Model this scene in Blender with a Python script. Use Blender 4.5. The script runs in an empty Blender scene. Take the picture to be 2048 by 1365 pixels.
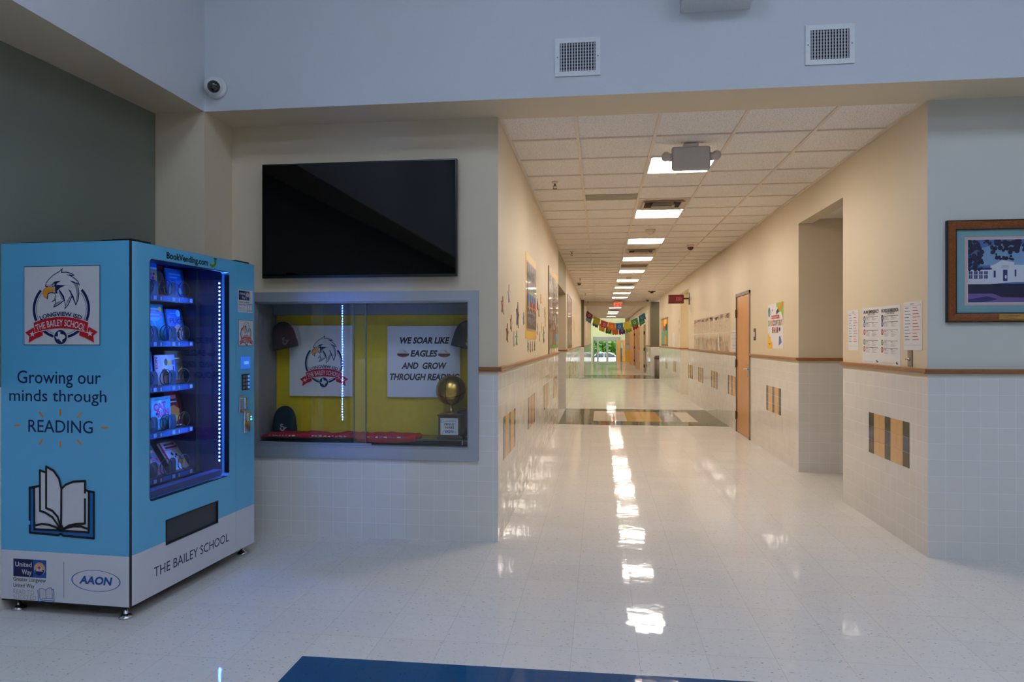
import bpy, bmesh, math, random
from mathutils import Vector, Matrix
random.seed(7)
PI = math.pi
SC = bpy.context.scene
COL = SC.collection
R = math.radians

# ---------------------------------------------------------------- camera
cam_d = bpy.data.cameras.new('camera'); cam = bpy.data.objects.new('camera', cam_d); COL.objects.link(cam)
cam.location = (0, 0, 1.43)
cam.rotation_euler = (R(90), 0, math.atan(176 / 1420))
cam_d.sensor_width = 36; cam_d.lens = 36 * 1420 / 2048
cam_d.clip_end = 300; cam_d.clip_start = 0.05
SC.camera = cam
# ---------------------------------------------------------------- world, sun, exposure
SC.view_settings.view_transform = 'Standard'; SC.view_settings.look = 'None'
SC.view_settings.gamma = 1; SC.view_settings.use_curve_mapping = False
SC.view_settings.exposure = 0.0
W = bpy.data.worlds.new('world'); SC.world = W; W.use_nodes = True
W.node_tree.nodes['Background'].inputs[0].default_value = (0.75, 0.88, 1.0, 1)
W.node_tree.nodes['Background'].inputs[1].default_value = 1.6
sd = bpy.data.lights.new('sun', 'SUN'); sun = bpy.data.objects.new('sun', sd); COL.objects.link(sun)
sd.energy = 5.5; sd.angle = R(1); sd.color = (1, .96, .88); sun.rotation_euler = (R(40), 0, R(25))
SC.cycles.max_bounces = 10; SC.cycles.diffuse_bounces = 5; SC.cycles.glossy_bounces = 5
SC.cycles.transparent_max_bounces = 16; SC.cycles.sample_clamp_indirect = 6; SC.cycles.caustics_reflective = False
LIGHT_PANEL = 31.0            # corridor ceiling panels
LIGHT_PANEL_COL = (1.0, 0.88, 0.75)
WIN_STRENGTH = .6             # lobby windows: glow put into the frosted panes for daylight
LOBBY_PANEL = 10.5             # lobby ceiling panels
WIN_COL = (0.63, 0.77, 1.05)
LED = 1200.0

# ---------------------------------------------------------------- materials
MATS = {}
def lin(c):
    return tuple(((v / 255) / 12.92 if v / 255 <= .04045 else ((v / 255 + .055) / 1.055) ** 2.4) for v in c) + (1,)
def new_mat(name):
    m = bpy.data.materials.new(name); m.use_nodes = True
    nt = m.node_tree; return m, nt, nt.nodes['Principled BSDF']
def N(nt, typ, **kw):
    n = nt.nodes.new(typ)
    for k, v in kw.items():
        if k.startswith('i'):
            n.inputs[int(k[1:])].default_value = v
        else: setattr(n, k, v)
    return n
def math_n(nt, op, a, b=None, c=None):
    n = nt.nodes.new('ShaderNodeMath'); n.operation = op
    for i, v in enumerate((a, b, c)):
        if v is None: continue
        if isinstance(v, (int, float)): n.inputs[i].default_value = v
        else: nt.links.new(v, n.inputs[i])
    return n.outputs[0]
def mix_c(nt, f, a, b):
    n = nt.nodes.new('ShaderNodeMix'); n.data_type = 'RGBA'
    for s, v in ((0, f), (6, a), (7, b)):
        if isinstance(v, (int, float, tuple)): n.inputs[s].default_value = v
        else: nt.links.new(v, n.inputs[s])
    return n.outputs[2]
def M(name, rgb=None, rough=.5, metal=0, spec=.5, emit=0, coat=0, var=.04, bump=0, scale=60):
    """plain surface with a slight procedural mottling of colour and grain"""
    if name in MATS: return MATS[name]
    m, nt, b = new_mat(name)
    c = lin(rgb)
    b.inputs['Roughness'].default_value = rough; b.inputs['Metallic'].default_value = metal
    b.inputs['Specular IOR Level'].default_value = spec; b.inputs['Coat Weight'].default_value = coat
    b.inputs['Coat Roughness'].default_value = .06
    tc = N(nt, 'ShaderNodeTexCoord'); no = N(nt, 'ShaderNodeTexNoise')
    no.inputs['Scale'].default_value = scale; nt.links.new(tc.outputs['Object'], no.inputs['Vector'])
    if var:
        d = tuple(max(0, v * (1 - var * 2)) for v in c[:3]) + (1,); e = tuple(min(1, v * (1 + var * 2)) for v in c[:3]) + (1,)
        nt.links.new(mix_c(nt, no.outputs['Fac'], d, e), b.inputs['Base Color'])
    else: b.inputs['Base Color'].default_value = c
    if bump:
        bp = N(nt, 'ShaderNodeBump'); bp.inputs['Strength'].default_value = bump; bp.inputs['Distance'].default_value = .002
        nt.links.new(no.outputs['Fac'], bp.inputs['Height']); nt.links.new(bp.outputs[0], b.inputs['Normal'])
    if emit:
        b.inputs['Emission Color'].default_value = c; b.inputs['Emission Strength'].default_value = emit
    MATS[name] = m; return m
def emis(name, rgb_lin, strength):
    if name in MATS: return MATS[name]
    m, nt, b = new_mat(name)
    b.inputs['Base Color'].default_value = (.05, .05, .05, 1)
    b.inputs['Emission Color'].default_value = tuple(rgb_lin) + (1,); b.inputs['Emission Strength'].default_value = strength
    MATS[name] = m; return m
def ink(name, rgb):                       # printed colour
    return M('ink_' + name, rgb, rough=.45, spec=.35, var=.02)
def glass(name, tint=(1, 1, 1), base=.05, boost=1.0):
    if name in MATS: return MATS[name]
    m, nt, b = new_mat(name); nt.nodes.remove(b)
    out = nt.nodes['Material Output']
    t = N(nt, 'ShaderNodeBsdfTransparent'); t.inputs[0].default_value = tint + (1,)
    g = N(nt, 'ShaderNodeBsdfGlossy'); g.inputs['Roughness'].default_value = .01
    ge = N(nt, 'ShaderNodeNewGeometry'); dt = N(nt, 'ShaderNodeVectorMath', operation='DOT_PRODUCT')
    nt.links.new(ge.outputs['Incoming'], dt.inputs[0]); nt.links.new(ge.outputs['Normal'], dt.inputs[1])
    om = math_n(nt, 'SUBTRACT', 1.0, math_n(nt, 'ABSOLUTE', dt.outputs['Value']))
    f = math_n(nt, 'MULTIPLY_ADD', math_n(nt, 'POWER', om, 5.0), .96, .04)
    f = math_n(nt, 'MULTIPLY_ADD', f, boost, base)
    f = math_n(nt, 'MINIMUM', f, 1.0)
    mx = N(nt, 'ShaderNodeMixShader'); nt.links.new(f, mx.inputs[0])
    nt.links.new(t.outputs[0], mx.inputs[1]); nt.links.new(g.outputs[0], mx.inputs[2]); nt.links.new(mx.outputs[0], out.inputs[0])
    MATS[name] = m; return m
TILE = .1075
def wall_mat(name, paint, axis, tile_top=1.185, tile=(222, 218, 212)):
    """painted wall above, glazed square tile wainscot below (world coordinates)"""
    if name in MATS: return MATS[name]
    m, nt, b = new_mat(name); L = nt.links.new
    tc = N(nt, 'ShaderNodeTexCoord'); sep = N(nt, 'ShaderNodeSeparateXYZ'); L(tc.outputs['Object'], sep.inputs[0])
    z = sep.outputs[2]
    gn = N(nt, 'ShaderNodeNewGeometry'); sn_ = N(nt, 'ShaderNodeSeparateXYZ'); L(gn.outputs['True Normal'], sn_.inputs[0])
    side_on = math_n(nt, 'GREATER_THAN', math_n(nt, 'ABSOLUTE', sn_.outputs[0]), .5)
    h = math_n(nt, 'ADD', math_n(nt, 'MULTIPLY', side_on, sep.outputs[1]), math_n(nt, 'MULTIPLY', math_n(nt, 'SUBTRACT', 1.0, side_on), sep.outputs[0]))
    cb = N(nt, 'ShaderNodeCombineXYZ'); L(h, cb.inputs[0]); L(z, cb.inputs[1])
    br = N(nt, 'ShaderNodeTexBrick', offset=0.0, squash=1.0); L(cb.outputs[0], br.inputs['Vector'])
    c = lin(tile)
    br.inputs['Color1'].default_value = c; br.inputs['Color2'].default_value = tuple(v * .97 for v in c[:3]) + (1,)
    br.inputs['Mortar'].default_value = lin((236, 236, 234))
    for k, v in (('Scale', 1), ('Mortar Size', .0015), ('Mortar Smooth', .3), ('Brick Width', TILE), ('Row Height', TILE)): br.inputs[k].default_value = v
    mask = math_n(nt, 'LESS_THAN', z, tile_top)
    no = N(nt, 'ShaderNodeTexNoise'); no.inputs['Scale'].default_value = 220; L(tc.outputs['Object'], no.inputs['Vector'])
    big = N(nt, 'ShaderNodeTexNoise'); big.inputs['Scale'].default_value = 1.3; L(tc.outputs['Object'], big.inputs['Vector'])
    p = lin(paint); p2 = tuple(v * .94 for v in p[:3]) + (1,)
    pc = mix_c(nt, big.outputs['Fac'], p, p2)
    L(mix_c(nt, mask, pc, br.outputs['Color']), b.inputs['Base Color'])
    L(math_n(nt, 'MULTIPLY_ADD', mask, -.42, .5), b.inputs['Roughness'])
    # each tile sits at its own slight tilt
    sn = N(nt, 'ShaderNodeVectorMath', operation='SNAP'); sn.inputs[1].default_value = (TILE, TILE, 1); L(cb.outputs[0], sn.inputs[0])
    wn = N(nt, 'ShaderNodeTexWhiteNoise'); L(sn.outputs[0], wn.inputs['Vector'])
    su = N(nt, 'ShaderNodeVectorMath', operation='SUBTRACT'); su.inputs[1].default_value = (.5, .5, .5); L(wn.outputs['Color'], su.inputs[0])
    sc = N(nt, 'ShaderNodeVectorMath', operation='SCALE'); L(su.outputs[0], sc.inputs[0]); L(math_n(nt, 'MULTIPLY', mask, .03), sc.inputs['Scale'])
    ge = N(nt, 'ShaderNodeNewGeometry'); ad = N(nt, 'ShaderNodeVectorMath', operation='ADD'); L(ge.outputs['Normal'], ad.inputs[0]); L(sc.outputs[0], ad.inputs[1])
    nm = N(nt, 'ShaderNodeVectorMath', operation='NORMALIZE'); L(ad.outputs[0], nm.inputs[0])
    hgt = math_n(nt, 'MULTIPLY', br.outputs['Fac'], mask)
    hgt = math_n(nt, 'MULTIPLY', hgt, -1.0)
    hgt = math_n(nt, 'MULTIPLY_ADD', math_n(nt, 'MULTIPLY', no.outputs['Fac'], math_n(nt, 'SUBTRACT', 1.0, mask)), .25, hgt)
    bp = N(nt, 'ShaderNodeBump'); bp.inputs['Strength'].default_value = .5; bp.inputs['Distance'].default_value = .0012
    L(hgt, bp.inputs['Height']); L(nm.outputs[0], bp.inputs['Normal']); L(bp.outputs[0], b.inputs['Normal'])
    MATS[name] = m; return m
def floor_mat(name, rgb, rough=.05):
    """speckled vinyl composition tile, waxed"""
    if name in MATS: return MATS[name]
    m, nt, b = new_mat(name); L = nt.links.new
    tc = N(nt, 'ShaderNodeTexCoord')
    mp = N(nt, 'ShaderNodeMapping'); mp.inputs['Location'].default_value = (.13, .037, 0); L(tc.outputs['Object'], mp.inputs[0])
    br = N(nt, 'ShaderNodeTexBrick', offset=0.0, squash=1.0); L(mp.outputs[0], br.inputs['Vector'])
    c = lin(rgb)
    br.inputs['Color1'].default_value = c; br.inputs['Color2'].default_value = tuple(v * .955 for v in c[:3]) + (1,)
    br.inputs['Mortar'].default_value = tuple(v * .58 for v in c[:3]) + (1,)
    for k, v in (('Scale', 1), ('Mortar Size', .0009), ('Mortar Smooth', .4), ('Brick Width', .3048), ('Row Height', .3048)): br.inputs[k].default_value = v
    sp = N(nt, 'ShaderNodeMapping'); sp.inputs['Scale'].default_value = (48, 95, 1); sp.inputs['Rotation'].default_value = (0, 0, .5); L(tc.outputs['Object'], sp.inputs[0])
    n1 = N(nt, 'ShaderNodeTexNoise'); n1.inputs['Scale'].default_value = 1.0; n1.inputs['Detail'].default_value = 1.5; L(sp.outputs[0], n1.inputs['Vector'])
    f = N(nt, 'ShaderNodeMapRange'); f.inputs[1].default_value = .665; f.inputs[2].default_value = .70; L(n1.outputs['Fac'], f.inputs[0])
    n2 = N(nt, 'ShaderNodeTexNoise'); n2.inputs['Scale'].default_value = 26; n2.inputs['Detail'].default_value = 4; L(tc.outputs['Object'], n2.inputs['Vector'])
    base = mix_c(nt, math_n(nt, 'MULTIPLY', n2.outputs['Fac'], .22), br.outputs['Color'], tuple(v * .55 for v in c[:3]) + (1,))
    L(mix_c(nt, math_n(nt, 'MULTIPLY', f.outputs[0], .6), base, tuple(v * .22 for v in c[:3]) + (1,)), b.inputs['Base Color'])
    n3 = N(nt, 'ShaderNodeTexNoise'); n3.inputs['Scale'].default_value = 9; n3.inputs['Detail'].default_value = 2; L(tc.outputs['Object'], n3.inputs['Vector'])
    sn = N(nt, 'ShaderNodeVectorMath', operation='SNAP'); sn.inputs[1].default_value = (.3048, .3048, 1); L(mp.outputs[0], sn.inputs[0])
    wn = N(nt, 'ShaderNodeTexWhiteNoise'); L(sn.outputs[0], wn.inputs['Vector'])
    su = N(nt, 'ShaderNodeVectorMath', operation='SUBTRACT'); su.inputs[1].default_value = (.5, .5, .5); L(wn.outputs['Color'], su.inputs[0])
    sc = N(nt, 'ShaderNodeVectorMath', operation='SCALE'); L(su.outputs[0], sc.inputs[0]); sc.inputs['Scale'].default_value = .006
    ge = N(nt, 'ShaderNodeNewGeometry'); ad = N(nt, 'ShaderNodeVectorMath', operation='ADD'); L(ge.outputs['Normal'], ad.inputs[0]); L(sc.outputs[0], ad.inputs[1])
    nm = N(nt, 'ShaderNodeVectorMath', operation='NORMALIZE'); L(ad.outputs[0], nm.inputs[0])
    bp = N(nt, 'ShaderNodeBump'); bp.inputs['Strength'].default_value = .16; bp.inputs['Distance'].default_value = .004
    L(n3.outputs['Fac'], bp.inputs['Height']); L(nm.outputs[0], bp.inputs['Normal']); 
    b.inputs['Roughness'].default_value = .9; b.inputs['Specular IOR Level'].default_value = 0
    gl = N(nt, 'ShaderNodeBsdfGlossy'); gl.inputs['Roughness'].default_value = rough; L(bp.outputs[0], gl.inputs['Normal'])
    dt = N(nt, 'ShaderNodeVectorMath', operation='DOT_PRODUCT'); L(ge.outputs['Incoming'], dt.inputs[0]); L(bp.outputs[0], dt.inputs[1])
    om = math_n(nt, 'MAXIMUM', math_n(nt, 'SUBTRACT', 1.0, math_n(nt, 'ABSOLUTE', dt.outputs['Value'])), 0.0)
    fr = math_n(nt, 'MULTIPLY_ADD', math_n(nt, 'POWER', om, 5.0), .78, .022)
    mx = N(nt, 'ShaderNodeMixShader'); L(fr, mx.inputs[0]); L(b.outputs[0], mx.inputs[1]); L(gl.outputs[0], mx.inputs[2]); L(mx.outputs[0], nt.nodes['Material Output'].inputs[0])
    MATS[name] = m; return m
def wood_mat(name, a, bcol, scale=(3, 3, .5), rough=.35):
    if name in MATS: return MATS[name]
    m, nt, b = new_mat(name); L = nt.links.new
    tc = N(nt, 'ShaderNodeTexCoord'); mp = N(nt, 'ShaderNodeMapping'); mp.inputs['Scale'].default_value = scale; L(tc.outputs['Object'], mp.inputs[0])
    no = N(nt, 'ShaderNodeTexNoise'); no.inputs['Scale'].default_value = 6; no.inputs['Detail'].default_value = 6; no.inputs['Distortion'].default_value = .8
    L(mp.outputs[0], no.inputs['Vector'])
    L(mix_c(nt, no.outputs['Fac'], lin(a), lin(bcol)), b.inputs['Base Color'])
    b.inputs['Roughness'].default_value = rough
    MATS[name] = m; return m
def ceil_mat(name, rgb):
    if name in MATS: return MATS[name]
    m, nt, b = new_mat(name); L = nt.links.new
    tc = N(nt, 'ShaderNodeTexCoord'); no = N(nt, 'ShaderNodeTexNoise'); no.inputs['Scale'].default_value = 130; no.inputs['Detail'].default_value = 3
    L(tc.outputs['Object'], no.inputs['Vector'])
    f = N(nt, 'ShaderNodeMapRange'); f.inputs[1].default_value = .34; f.inputs[2].default_value = .5; L(no.outputs['Fac'], f.inputs[0])
    c = lin(rgb)
    L(mix_c(nt, f.outputs[0], tuple(v * .62 for v in c[:3]) + (1,), c), b.inputs['Base Color'])
    b.inputs['Roughness'].default_value = .9
    bp = N(nt, 'ShaderNodeBump'); bp.inputs['Strength'].default_value = .5; bp.inputs['Distance'].default_value = .003
    L(f.outputs[0], bp.inputs['Height']); L(bp.outputs[0], b.inputs['Normal'])
    MATS[name] = m; return m
def two_tone(name, up, low, zsplit, rough=.3):
    if name in MATS: return MATS[name]
    m, nt, b = new_mat(name); L = nt.links.new
    tc = N(nt, 'ShaderNodeTexCoord'); sep = N(nt, 'ShaderNodeSeparateXYZ'); L(tc.outputs['Object'], sep.inputs[0])
    no = N(nt, 'ShaderNodeTexNoise'); no.inputs['Scale'].default_value = 90; L(tc.outputs['Object'], no.inputs['Vector'])
    L(mix_c(nt, math_n(nt, 'LESS_THAN', sep.outputs[2], zsplit), lin(up), lin(low)), b.inputs['Base Color'])
    b.inputs['Roughness'].default_value = rough; b.inputs['Coat Weight'].default_value = .25; b.inputs['Coat Roughness'].default_value = .12
    bp = N(nt, 'ShaderNodeBump'); bp.inputs['Strength'].default_value = .04; bp.inputs['Distance'].default_value = .001
    L(no.outputs['Fac'], bp.inputs['Height']); L(bp.outputs[0], b.inputs['Normal'])
    MATS[name] = m; return m

# ---------------------------------------------------------------- mesh helpers
class MB:
    def __init__(s): s.v = []; s.f = []; s.m = []; s.sm = []
    def add(s, vs, fs, mi=0, smooth=False):
        o = len(s.v); s.v += [tuple(p) for p in vs]
        for f in fs: s.f.append(tuple(i + o for i in f)); s.m.append(mi); s.sm.append(smooth)
        return s
    def box(s, x0, x1, y0, y1, z0, z1, mi=0):
        v = [(x, y, z) for x in (x0, x1) for y in (y0, y1) for z in (z0, z1)]
        return s.add(v, [(0, 1, 3, 2), (4, 6, 7, 5), (0, 4, 5, 1), (2, 3, 7, 6), (0, 2, 6, 4), (1, 5, 7, 3)], mi)
    def rbox(s, x0, x1, y0, y1, z0, z1, r, mi=0, n=3):
        """box with rounded edges"""
        bm = bmesh.new(); bmesh.ops.create_cube(bm, size=1)
        for v in bm.verts: v.co = ((x0 + x1) / 2 + v.co.x * (x1 - x0), (y0 + y1) / 2 + v.co.y * (y1 - y0), (z0 + z1) / 2 + v.co.z * (z1 - z0))
        bmesh.ops.bevel(bm, geom=bm.edges[:], offset=r, segments=n, affect='EDGES', profile=.5)
        bm.verts.index_update()
        s.add([v.co[:] for v in bm.verts], [[v.index for v in f.verts] for f in bm.faces], mi, True); bm.free(); return s
    def prism(s, pts, h0, h1, f, mi=0, smooth=False):
        """polygon pts (u,v) swept from h0 to h1, placed by f(u,v,h)"""
        n = len(pts)
        v = [f(u, w, h0) for u, w in pts] + [f(u, w, h1) for u, w in pts]
        s.add(v, [tuple(range(n - 1, -1, -1)), tuple(range(n, 2 * n))], mi)
        return s.add(v, [(i, (i + 1) % n, (i + 1) % n + n, i + n) for i in range(n)], mi, smooth)
    def lathe(s, prof, c=(0, 0, 0), n=24, mi=0, axis='z'):
        v = []
        for r, z in prof:
            for k in range(n):
                a = 2 * PI * k / n; p = (r * math.cos(a), r * math.sin(a), z)
                if axis == 'y': p = (p[0], p[2], p[1])
                if axis == 'x': p = (p[2], p[0], p[1])
                v.append((c[0] + p[0], c[1] + p[1], c[2] + p[2]))
        fs = [(i * n + k, i * n + (k + 1) % n, (i + 1) * n + (k + 1) % n, (i + 1) * n + k) for i in range(len(prof) - 1) for k in range(n)]
        fs += [tuple(range(n - 1, -1, -1)), tuple(range((len(prof) - 1) * n, len(prof) * n))]
        return s.add(v, fs, mi, True)
    def tube(s, pts, r, n=8, mi=0, closed=False):
        P = [Vector(p) for p in pts]; v = []; up = Vector((0, 0, 1))
        for i, p in enumerate(P):
            a = P[i - 1] if (i or closed) else P[0]; b = P[(i + 1) % len(P)] if (i < len(P) - 1 or closed) else P[-1]
            d = (b - a).normalized(); x = d.cross(up)
            if x.length < 1e-3: x = d.cross(Vector((1, 0, 0)))
            x.normalize(); y = d.cross(x)
            rr = r[i] if isinstance(r, (list, tuple)) else r
            for k in range(n):
                t = 2 * PI * k / n; v.append(p + x * math.cos(t) * rr + y * math.sin(t) * rr)
        q = len(P); fs = []
        for i in range(q if closed else q - 1):
            j = (i + 1) % q
            fs += [(i * n + k, i * n + (k + 1) % n, j * n + (k + 1) % n, j * n + k) for k in range(n)]
        if not closed: fs += [tuple(range(n)), tuple(range((q - 1) * n, q * n))]
        return s.add(v, fs, mi, True)
    def sphere(s, c, r, n=20, mi=0, z0=-1, z1=1):
        prof = []
        for i in range(n // 2 + 1):
            t = -1 + 2 * i / (n // 2); a = t * PI / 2
            zz = math.sin(a)
            if zz < z0 - 1e-6 or zz > z1 + 1e-6: continue
            prof.append((max(1e-5, math.cos(a)) * r, zz * r))
        return s.lathe(prof, c, n, mi)
    def build(s, name, mats, parent=None, loc=None, rz=0, recalc=True):
        me = bpy.data.meshes.new(name); me.from_pydata(s.v, [], s.f)
        for m in (mats if isinstance(mats, (list, tuple)) else [mats]): me.materials.append(m)
        for p, mi, sm in zip(me.polygons, s.m, s.sm): p.material_index = mi; p.use_smooth = sm
        if recalc:
            bm = bmesh.new(); bm.from_mesh(me); bmesh.ops.recalc_face_normals(bm, faces=bm.faces[:]); bm.to_mesh(me); bm.free()
        me.update()
        o = bpy.data.objects.new(name, me); COL.objects.link(o)
        if parent: o.parent = parent
        if loc: o.location = loc
        o.rotation_euler.z = rz
        return o
def tag(o, label=None, cat=None, group=None, kind=None):
    if label: o['label'] = label
    if cat: o['category'] = cat
    if group: o['group'] = group
    if kind: o['kind'] = kind
    return o
def empty(name, loc, rz=0, label=None, cat=None, group=None):
    o = bpy.data.objects.new(name, None); COL.objects.link(o); o.location = loc; o.rotation_euler = (0, 0, rz)
    o.empty_display_size = .1
    return tag(o, label, cat, group)
def struct(name, mb, mats, parent=None, **kw):
    o = mb.build(name, mats, parent, **kw)
    if not parent: o['kind'] = 'structure'
    return o
FACE = {'front': 0.0, 'right': -PI / 2, 'left': PI / 2}    # walls that face the lobby, the corridor from its right, from its left

# flat printed artwork: polygons (u right, v up) layered a hair apart
_txt = {}
def text_tris(s, bold=0):
    k = (s, bold)
    if k in _txt: return _txt[k]
    cu = bpy.data.curves.new('lettering', 'FONT'); cu.body = s; cu.size = 1; cu.resolution_u = 3; cu.offset = bold
    ob = bpy.data.objects.new('lettering', cu); COL.objects.link(ob)
    dg = bpy.context.evaluated_depsgraph_get(); me = ob.evaluated_get(dg).to_mesh()
    r = ([(v.co.x, v.co.y) for v in me.vertices], [tuple(p.vertices) for p in me.polygons])
    ob.evaluated_get(dg).to_mesh_clear(); bpy.data.objects.remove(ob); bpy.data.curves.remove(cu)
    _txt[k] = r; return r
CAP = None
class Art:
    def __init__(s, step=.0007): s.mb = MB(); s.mats = []; s.step = step
    def mi(s, m):
        if m not in s.mats: s.mats.append(m)
        return s.mats.index(m)
    def poly(s, pts, m, k=1):
        s.mb.add([(u, -k * s.step, v) for u, v in pts], [tuple(range(len(pts)))], s.mi(m)); return s
    def rect(s, u0, u1, v0, v1, m, k=1): return s.poly([(u0, v0), (u1, v0), (u1, v1), (u0, v1)], m, k)
    def frame(s, u0, u1, v0, v1, t, m, k=1):
        s.rect(u0, u1, v0, v0 + t, m, k); s.rect(u0, u1, v1 - t, v1, m, k); s.rect(u0, u0 + t, v0 + t, v1 - t, m, k); return s.rect(u1 - t, u1, v0 + t, v1 - t, m, k)
    def disc(s, u, v, r, m, k=1, ry=None, n=28, a0=0, a1=2 * PI):
        return s.poly([(u + r * math.cos(a0 + (a1 - a0) * i / n), v + (ry or r) * math.sin(a0 + (a1 - a0) * i / n)) for i in range(n if a1 - a0 > 6.28 else n + 1)], m, k)
    def ring(s, u, v, r0, r1, m, k=1, ry=1.0, a0=0, a1=2 * PI, n=40):
        vs = []; fs = []
        for i in range(n + 1):
            a = a0 + (a1 - a0) * i / n; c, d = math.cos(a), math.sin(a) * ry
            vs += [(u + r0 * c, -k * s.step, v + r0 * d), (u + r1 * c, -k * s.step, v + r1 * d)]
        for i in range(n): fs.append((2 * i, 2 * i + 1, 2 * i + 3, 2 * i + 2))
        s.mb.add(vs, fs, s.mi(m)); return s
    def line(s, pts, t, m, k=1):
        for (a, b), (c, d) in zip(pts[:-1], pts[1:]):
            L = math.hypot(c - a, d - b)
            if L < 1e-9: continue
            x, y = -(d - b) / L * t / 2, (c - a) / L * t / 2; ex, ey = (c - a) / L * t * .3, (d - b) / L * t * .3
            s.poly([(a - ex + x, b - ey + y), (a - ex - x, b - ey - y), (c + ex - x, d + ey - y), (c + ex + x, d + ey + y)], m, k)
        return s
    def star(s, u, v, r, m, k=1, inner=.42, rot=0, sx=1):
        return s.poly([(u + sx * (r if i % 2 == 0 else r * inner) * math.cos(PI / 2 + rot + i * PI / 5), v + (r if i % 2 == 0 else r * inner) * math.sin(PI / 2 + rot + i * PI / 5)) for i in range(10)], m, k)
    def text(s, t, u, v, h, m, k=2, w=None, align='c', shear=0, bold=0, rot=0, arc=None, col=None):
        """cap height h, baseline v; w = total width; arc=(cu,cv,r) bends the baseline round a circle"""
        global CAP
        if CAP is None:
            hv, _ = text_tris('H'); CAP = max(y for x, y in hv)
        vs, fs = text_tris(t, bold)
        if not vs: return s
        x0 = min(x for x, y in vs); x1 = max(x for x, y in vs)
        sy = h / CAP; sx = (w / (x1 - x0)) if w else sy
        off = {'c': (x0 + x1) / 2, 'l': x0, 'r': x1}[align]
        out = []
        for x, y in vs:
            a = (x - off) * sx + shear * y * sy; b = y * sy
            if arc:
                cu, cv, r = arc; th = PI / 2 - a / r; out.append((cu + (r + b) * math.cos(th), -k * s.step, cv + (r + b) * math.sin(th)))
            else:
                if rot: a, b = a * math.cos(rot) - b * math.sin(rot), a * math.sin(rot) + b * math.cos(rot)
                out.append((u + a, -k * s.step, v + b))
        s.mb.add(out, fs, s.mi(m)); return s
    def build(s, name, parent, side=None, **kw):
        if side == 'px':       # facing local +x: u -> y, out -> x
            s.mb.v = [(-y, x, z) for x, y, z in s.mb.v]
        return s.mb.build(name, s.mats, parent, recalc=False, **kw)

def inset(pts, d):
    n = len(pts); A = sum(pts[i][0] * pts[(i + 1) % n][1] - pts[(i + 1) % n][0] * pts[i][1] for i in range(n))
    sg = 1 if A > 0 else -1; out = []
    for i in range(n):
        p, q, r = pts[i - 1], pts[i], pts[(i + 1) % n]
        a = Vector((q[0] - p[0], q[1] - p[1])).normalized(); b = Vector((r[0] - q[0], r[1] - q[1])).normalized()
        na = Vector((-a.y, a.x)) * sg; nb = Vector((-b.y, b.x)) * sg
        m = na + nb
        if m.length < .3: m = b - a
        m.normalize(); c = max(.35, m.dot(na))
        out.append((q[0] + m.x * d / c, q[1] + m.y * d / c))
    return out

# ---------------------------------------------------------------- the setting
CREAM = (218, 203, 176); LOBBY_GREY = (200, 203, 207)
w_front = wall_mat('paint_tile_front', CREAM, 0)
w_side = wall_mat('paint_tile_side', CREAM, 1)
w_olive = wall_mat('olive_tile_side', (122, 127, 116), 1)
w_olive_f = wall_mat('olive_tile_front', (104, 98, 70), 0)
w_stone = wall_mat('stone_tile_front', (206, 206, 196), 0)
m_cream = M('cream_paint', CREAM, rough=.55, bump=.15, scale=220, var=.02)
m_grey = M('lobby_grey_paint', LOBBY_GREY, rough=.55, bump=.15, scale=220, var=.02)
m_olive = M('olive_paint', (122, 127, 116), rough=.55, bump=.15, scale=220, var=.02)
m_lintel = M('sage_paint', (150, 142, 112), rough=.55, bump=.1, scale=220, var=.02)
m_rail = wood_mat('oak_rail', (168, 112, 62), (132, 82, 42), (2, 2, 14))
m_ceil = ceil_mat('mineral_tile', (248, 243, 236))
m_bar = M('tee_bar', (228, 216, 200), rough=.45)
m_alu = M('aluminium', (176, 182, 190), rough=.38, metal=.55, var=.02)
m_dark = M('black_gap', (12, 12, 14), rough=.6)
m_white = M('white_enamel', (214, 216, 216), rough=.4)
f_cream = floor_mat('floor_cream', (226, 222, 216))
f_blue = floor_mat('floor_blue', (36, 84, 128))
f_olive = floor_mat('floor_olive', (112, 112, 92))
f_pale = floor_mat('floor_pale', (226, 212, 194))
f_tan = floor_mat('floor_tan', (206, 160, 92))
f_slate = floor_mat('floor_slate', (140, 138, 140))

XL, XR, YF, ZC = -.718, 2.147, 4.99, 3.02
YS = 4.62
XO = -3.15                       # olive wall behind the vending machine

# floor: one slab, the coloured vinyl laid in it as fields
fields = [(-6, 9, -6, 50, 0), (-1.34, 2.52, 1.6, 3.08, 1),
          (XL, XR, 12.2, 15.05, 2), (-.12, .48, 12.8, 14.55, 3), (.48, 1.10, 12.8, 14.55, 4), (1.10, 1.45, 12.8, 14.55, 5), (1.45, 1.72, 12.8, 14.55, 3),
          (-.9, 2.3, 27.3, 30.0, 2), (.3, 1.2, 27.9, 29.4, 4)]
xs = sorted({a for f in fields for a in f[:2]}); ys = sorted({a for f in fields for a in f[2:4]})
fl = MB()
for i in range(len(xs) - 1):
    for j in range(len(ys) - 1):
        cx, cy = (xs[i] + xs[i + 1]) / 2, (ys[j] + ys[j + 1]) / 2
        k = [f[4] for f in fields if f[0] < cx < f[1] and f[2] < cy < f[3]][-1]
        fl.add([(xs[i], ys[j], 0), (xs[i + 1], ys[j], 0), (xs[i + 1], ys[j + 1], 0), (xs[i], ys[j + 1], 0)], [(0, 1, 2, 3)], k)
fl.box(-6, 9, -6, 50, -.3, -.001, 0)
o = fl.build('floor', [f_cream, f_blue, f_olive, f_pale, f_tan, f_slate], recalc=False); o['kind'] = 'structure'

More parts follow.
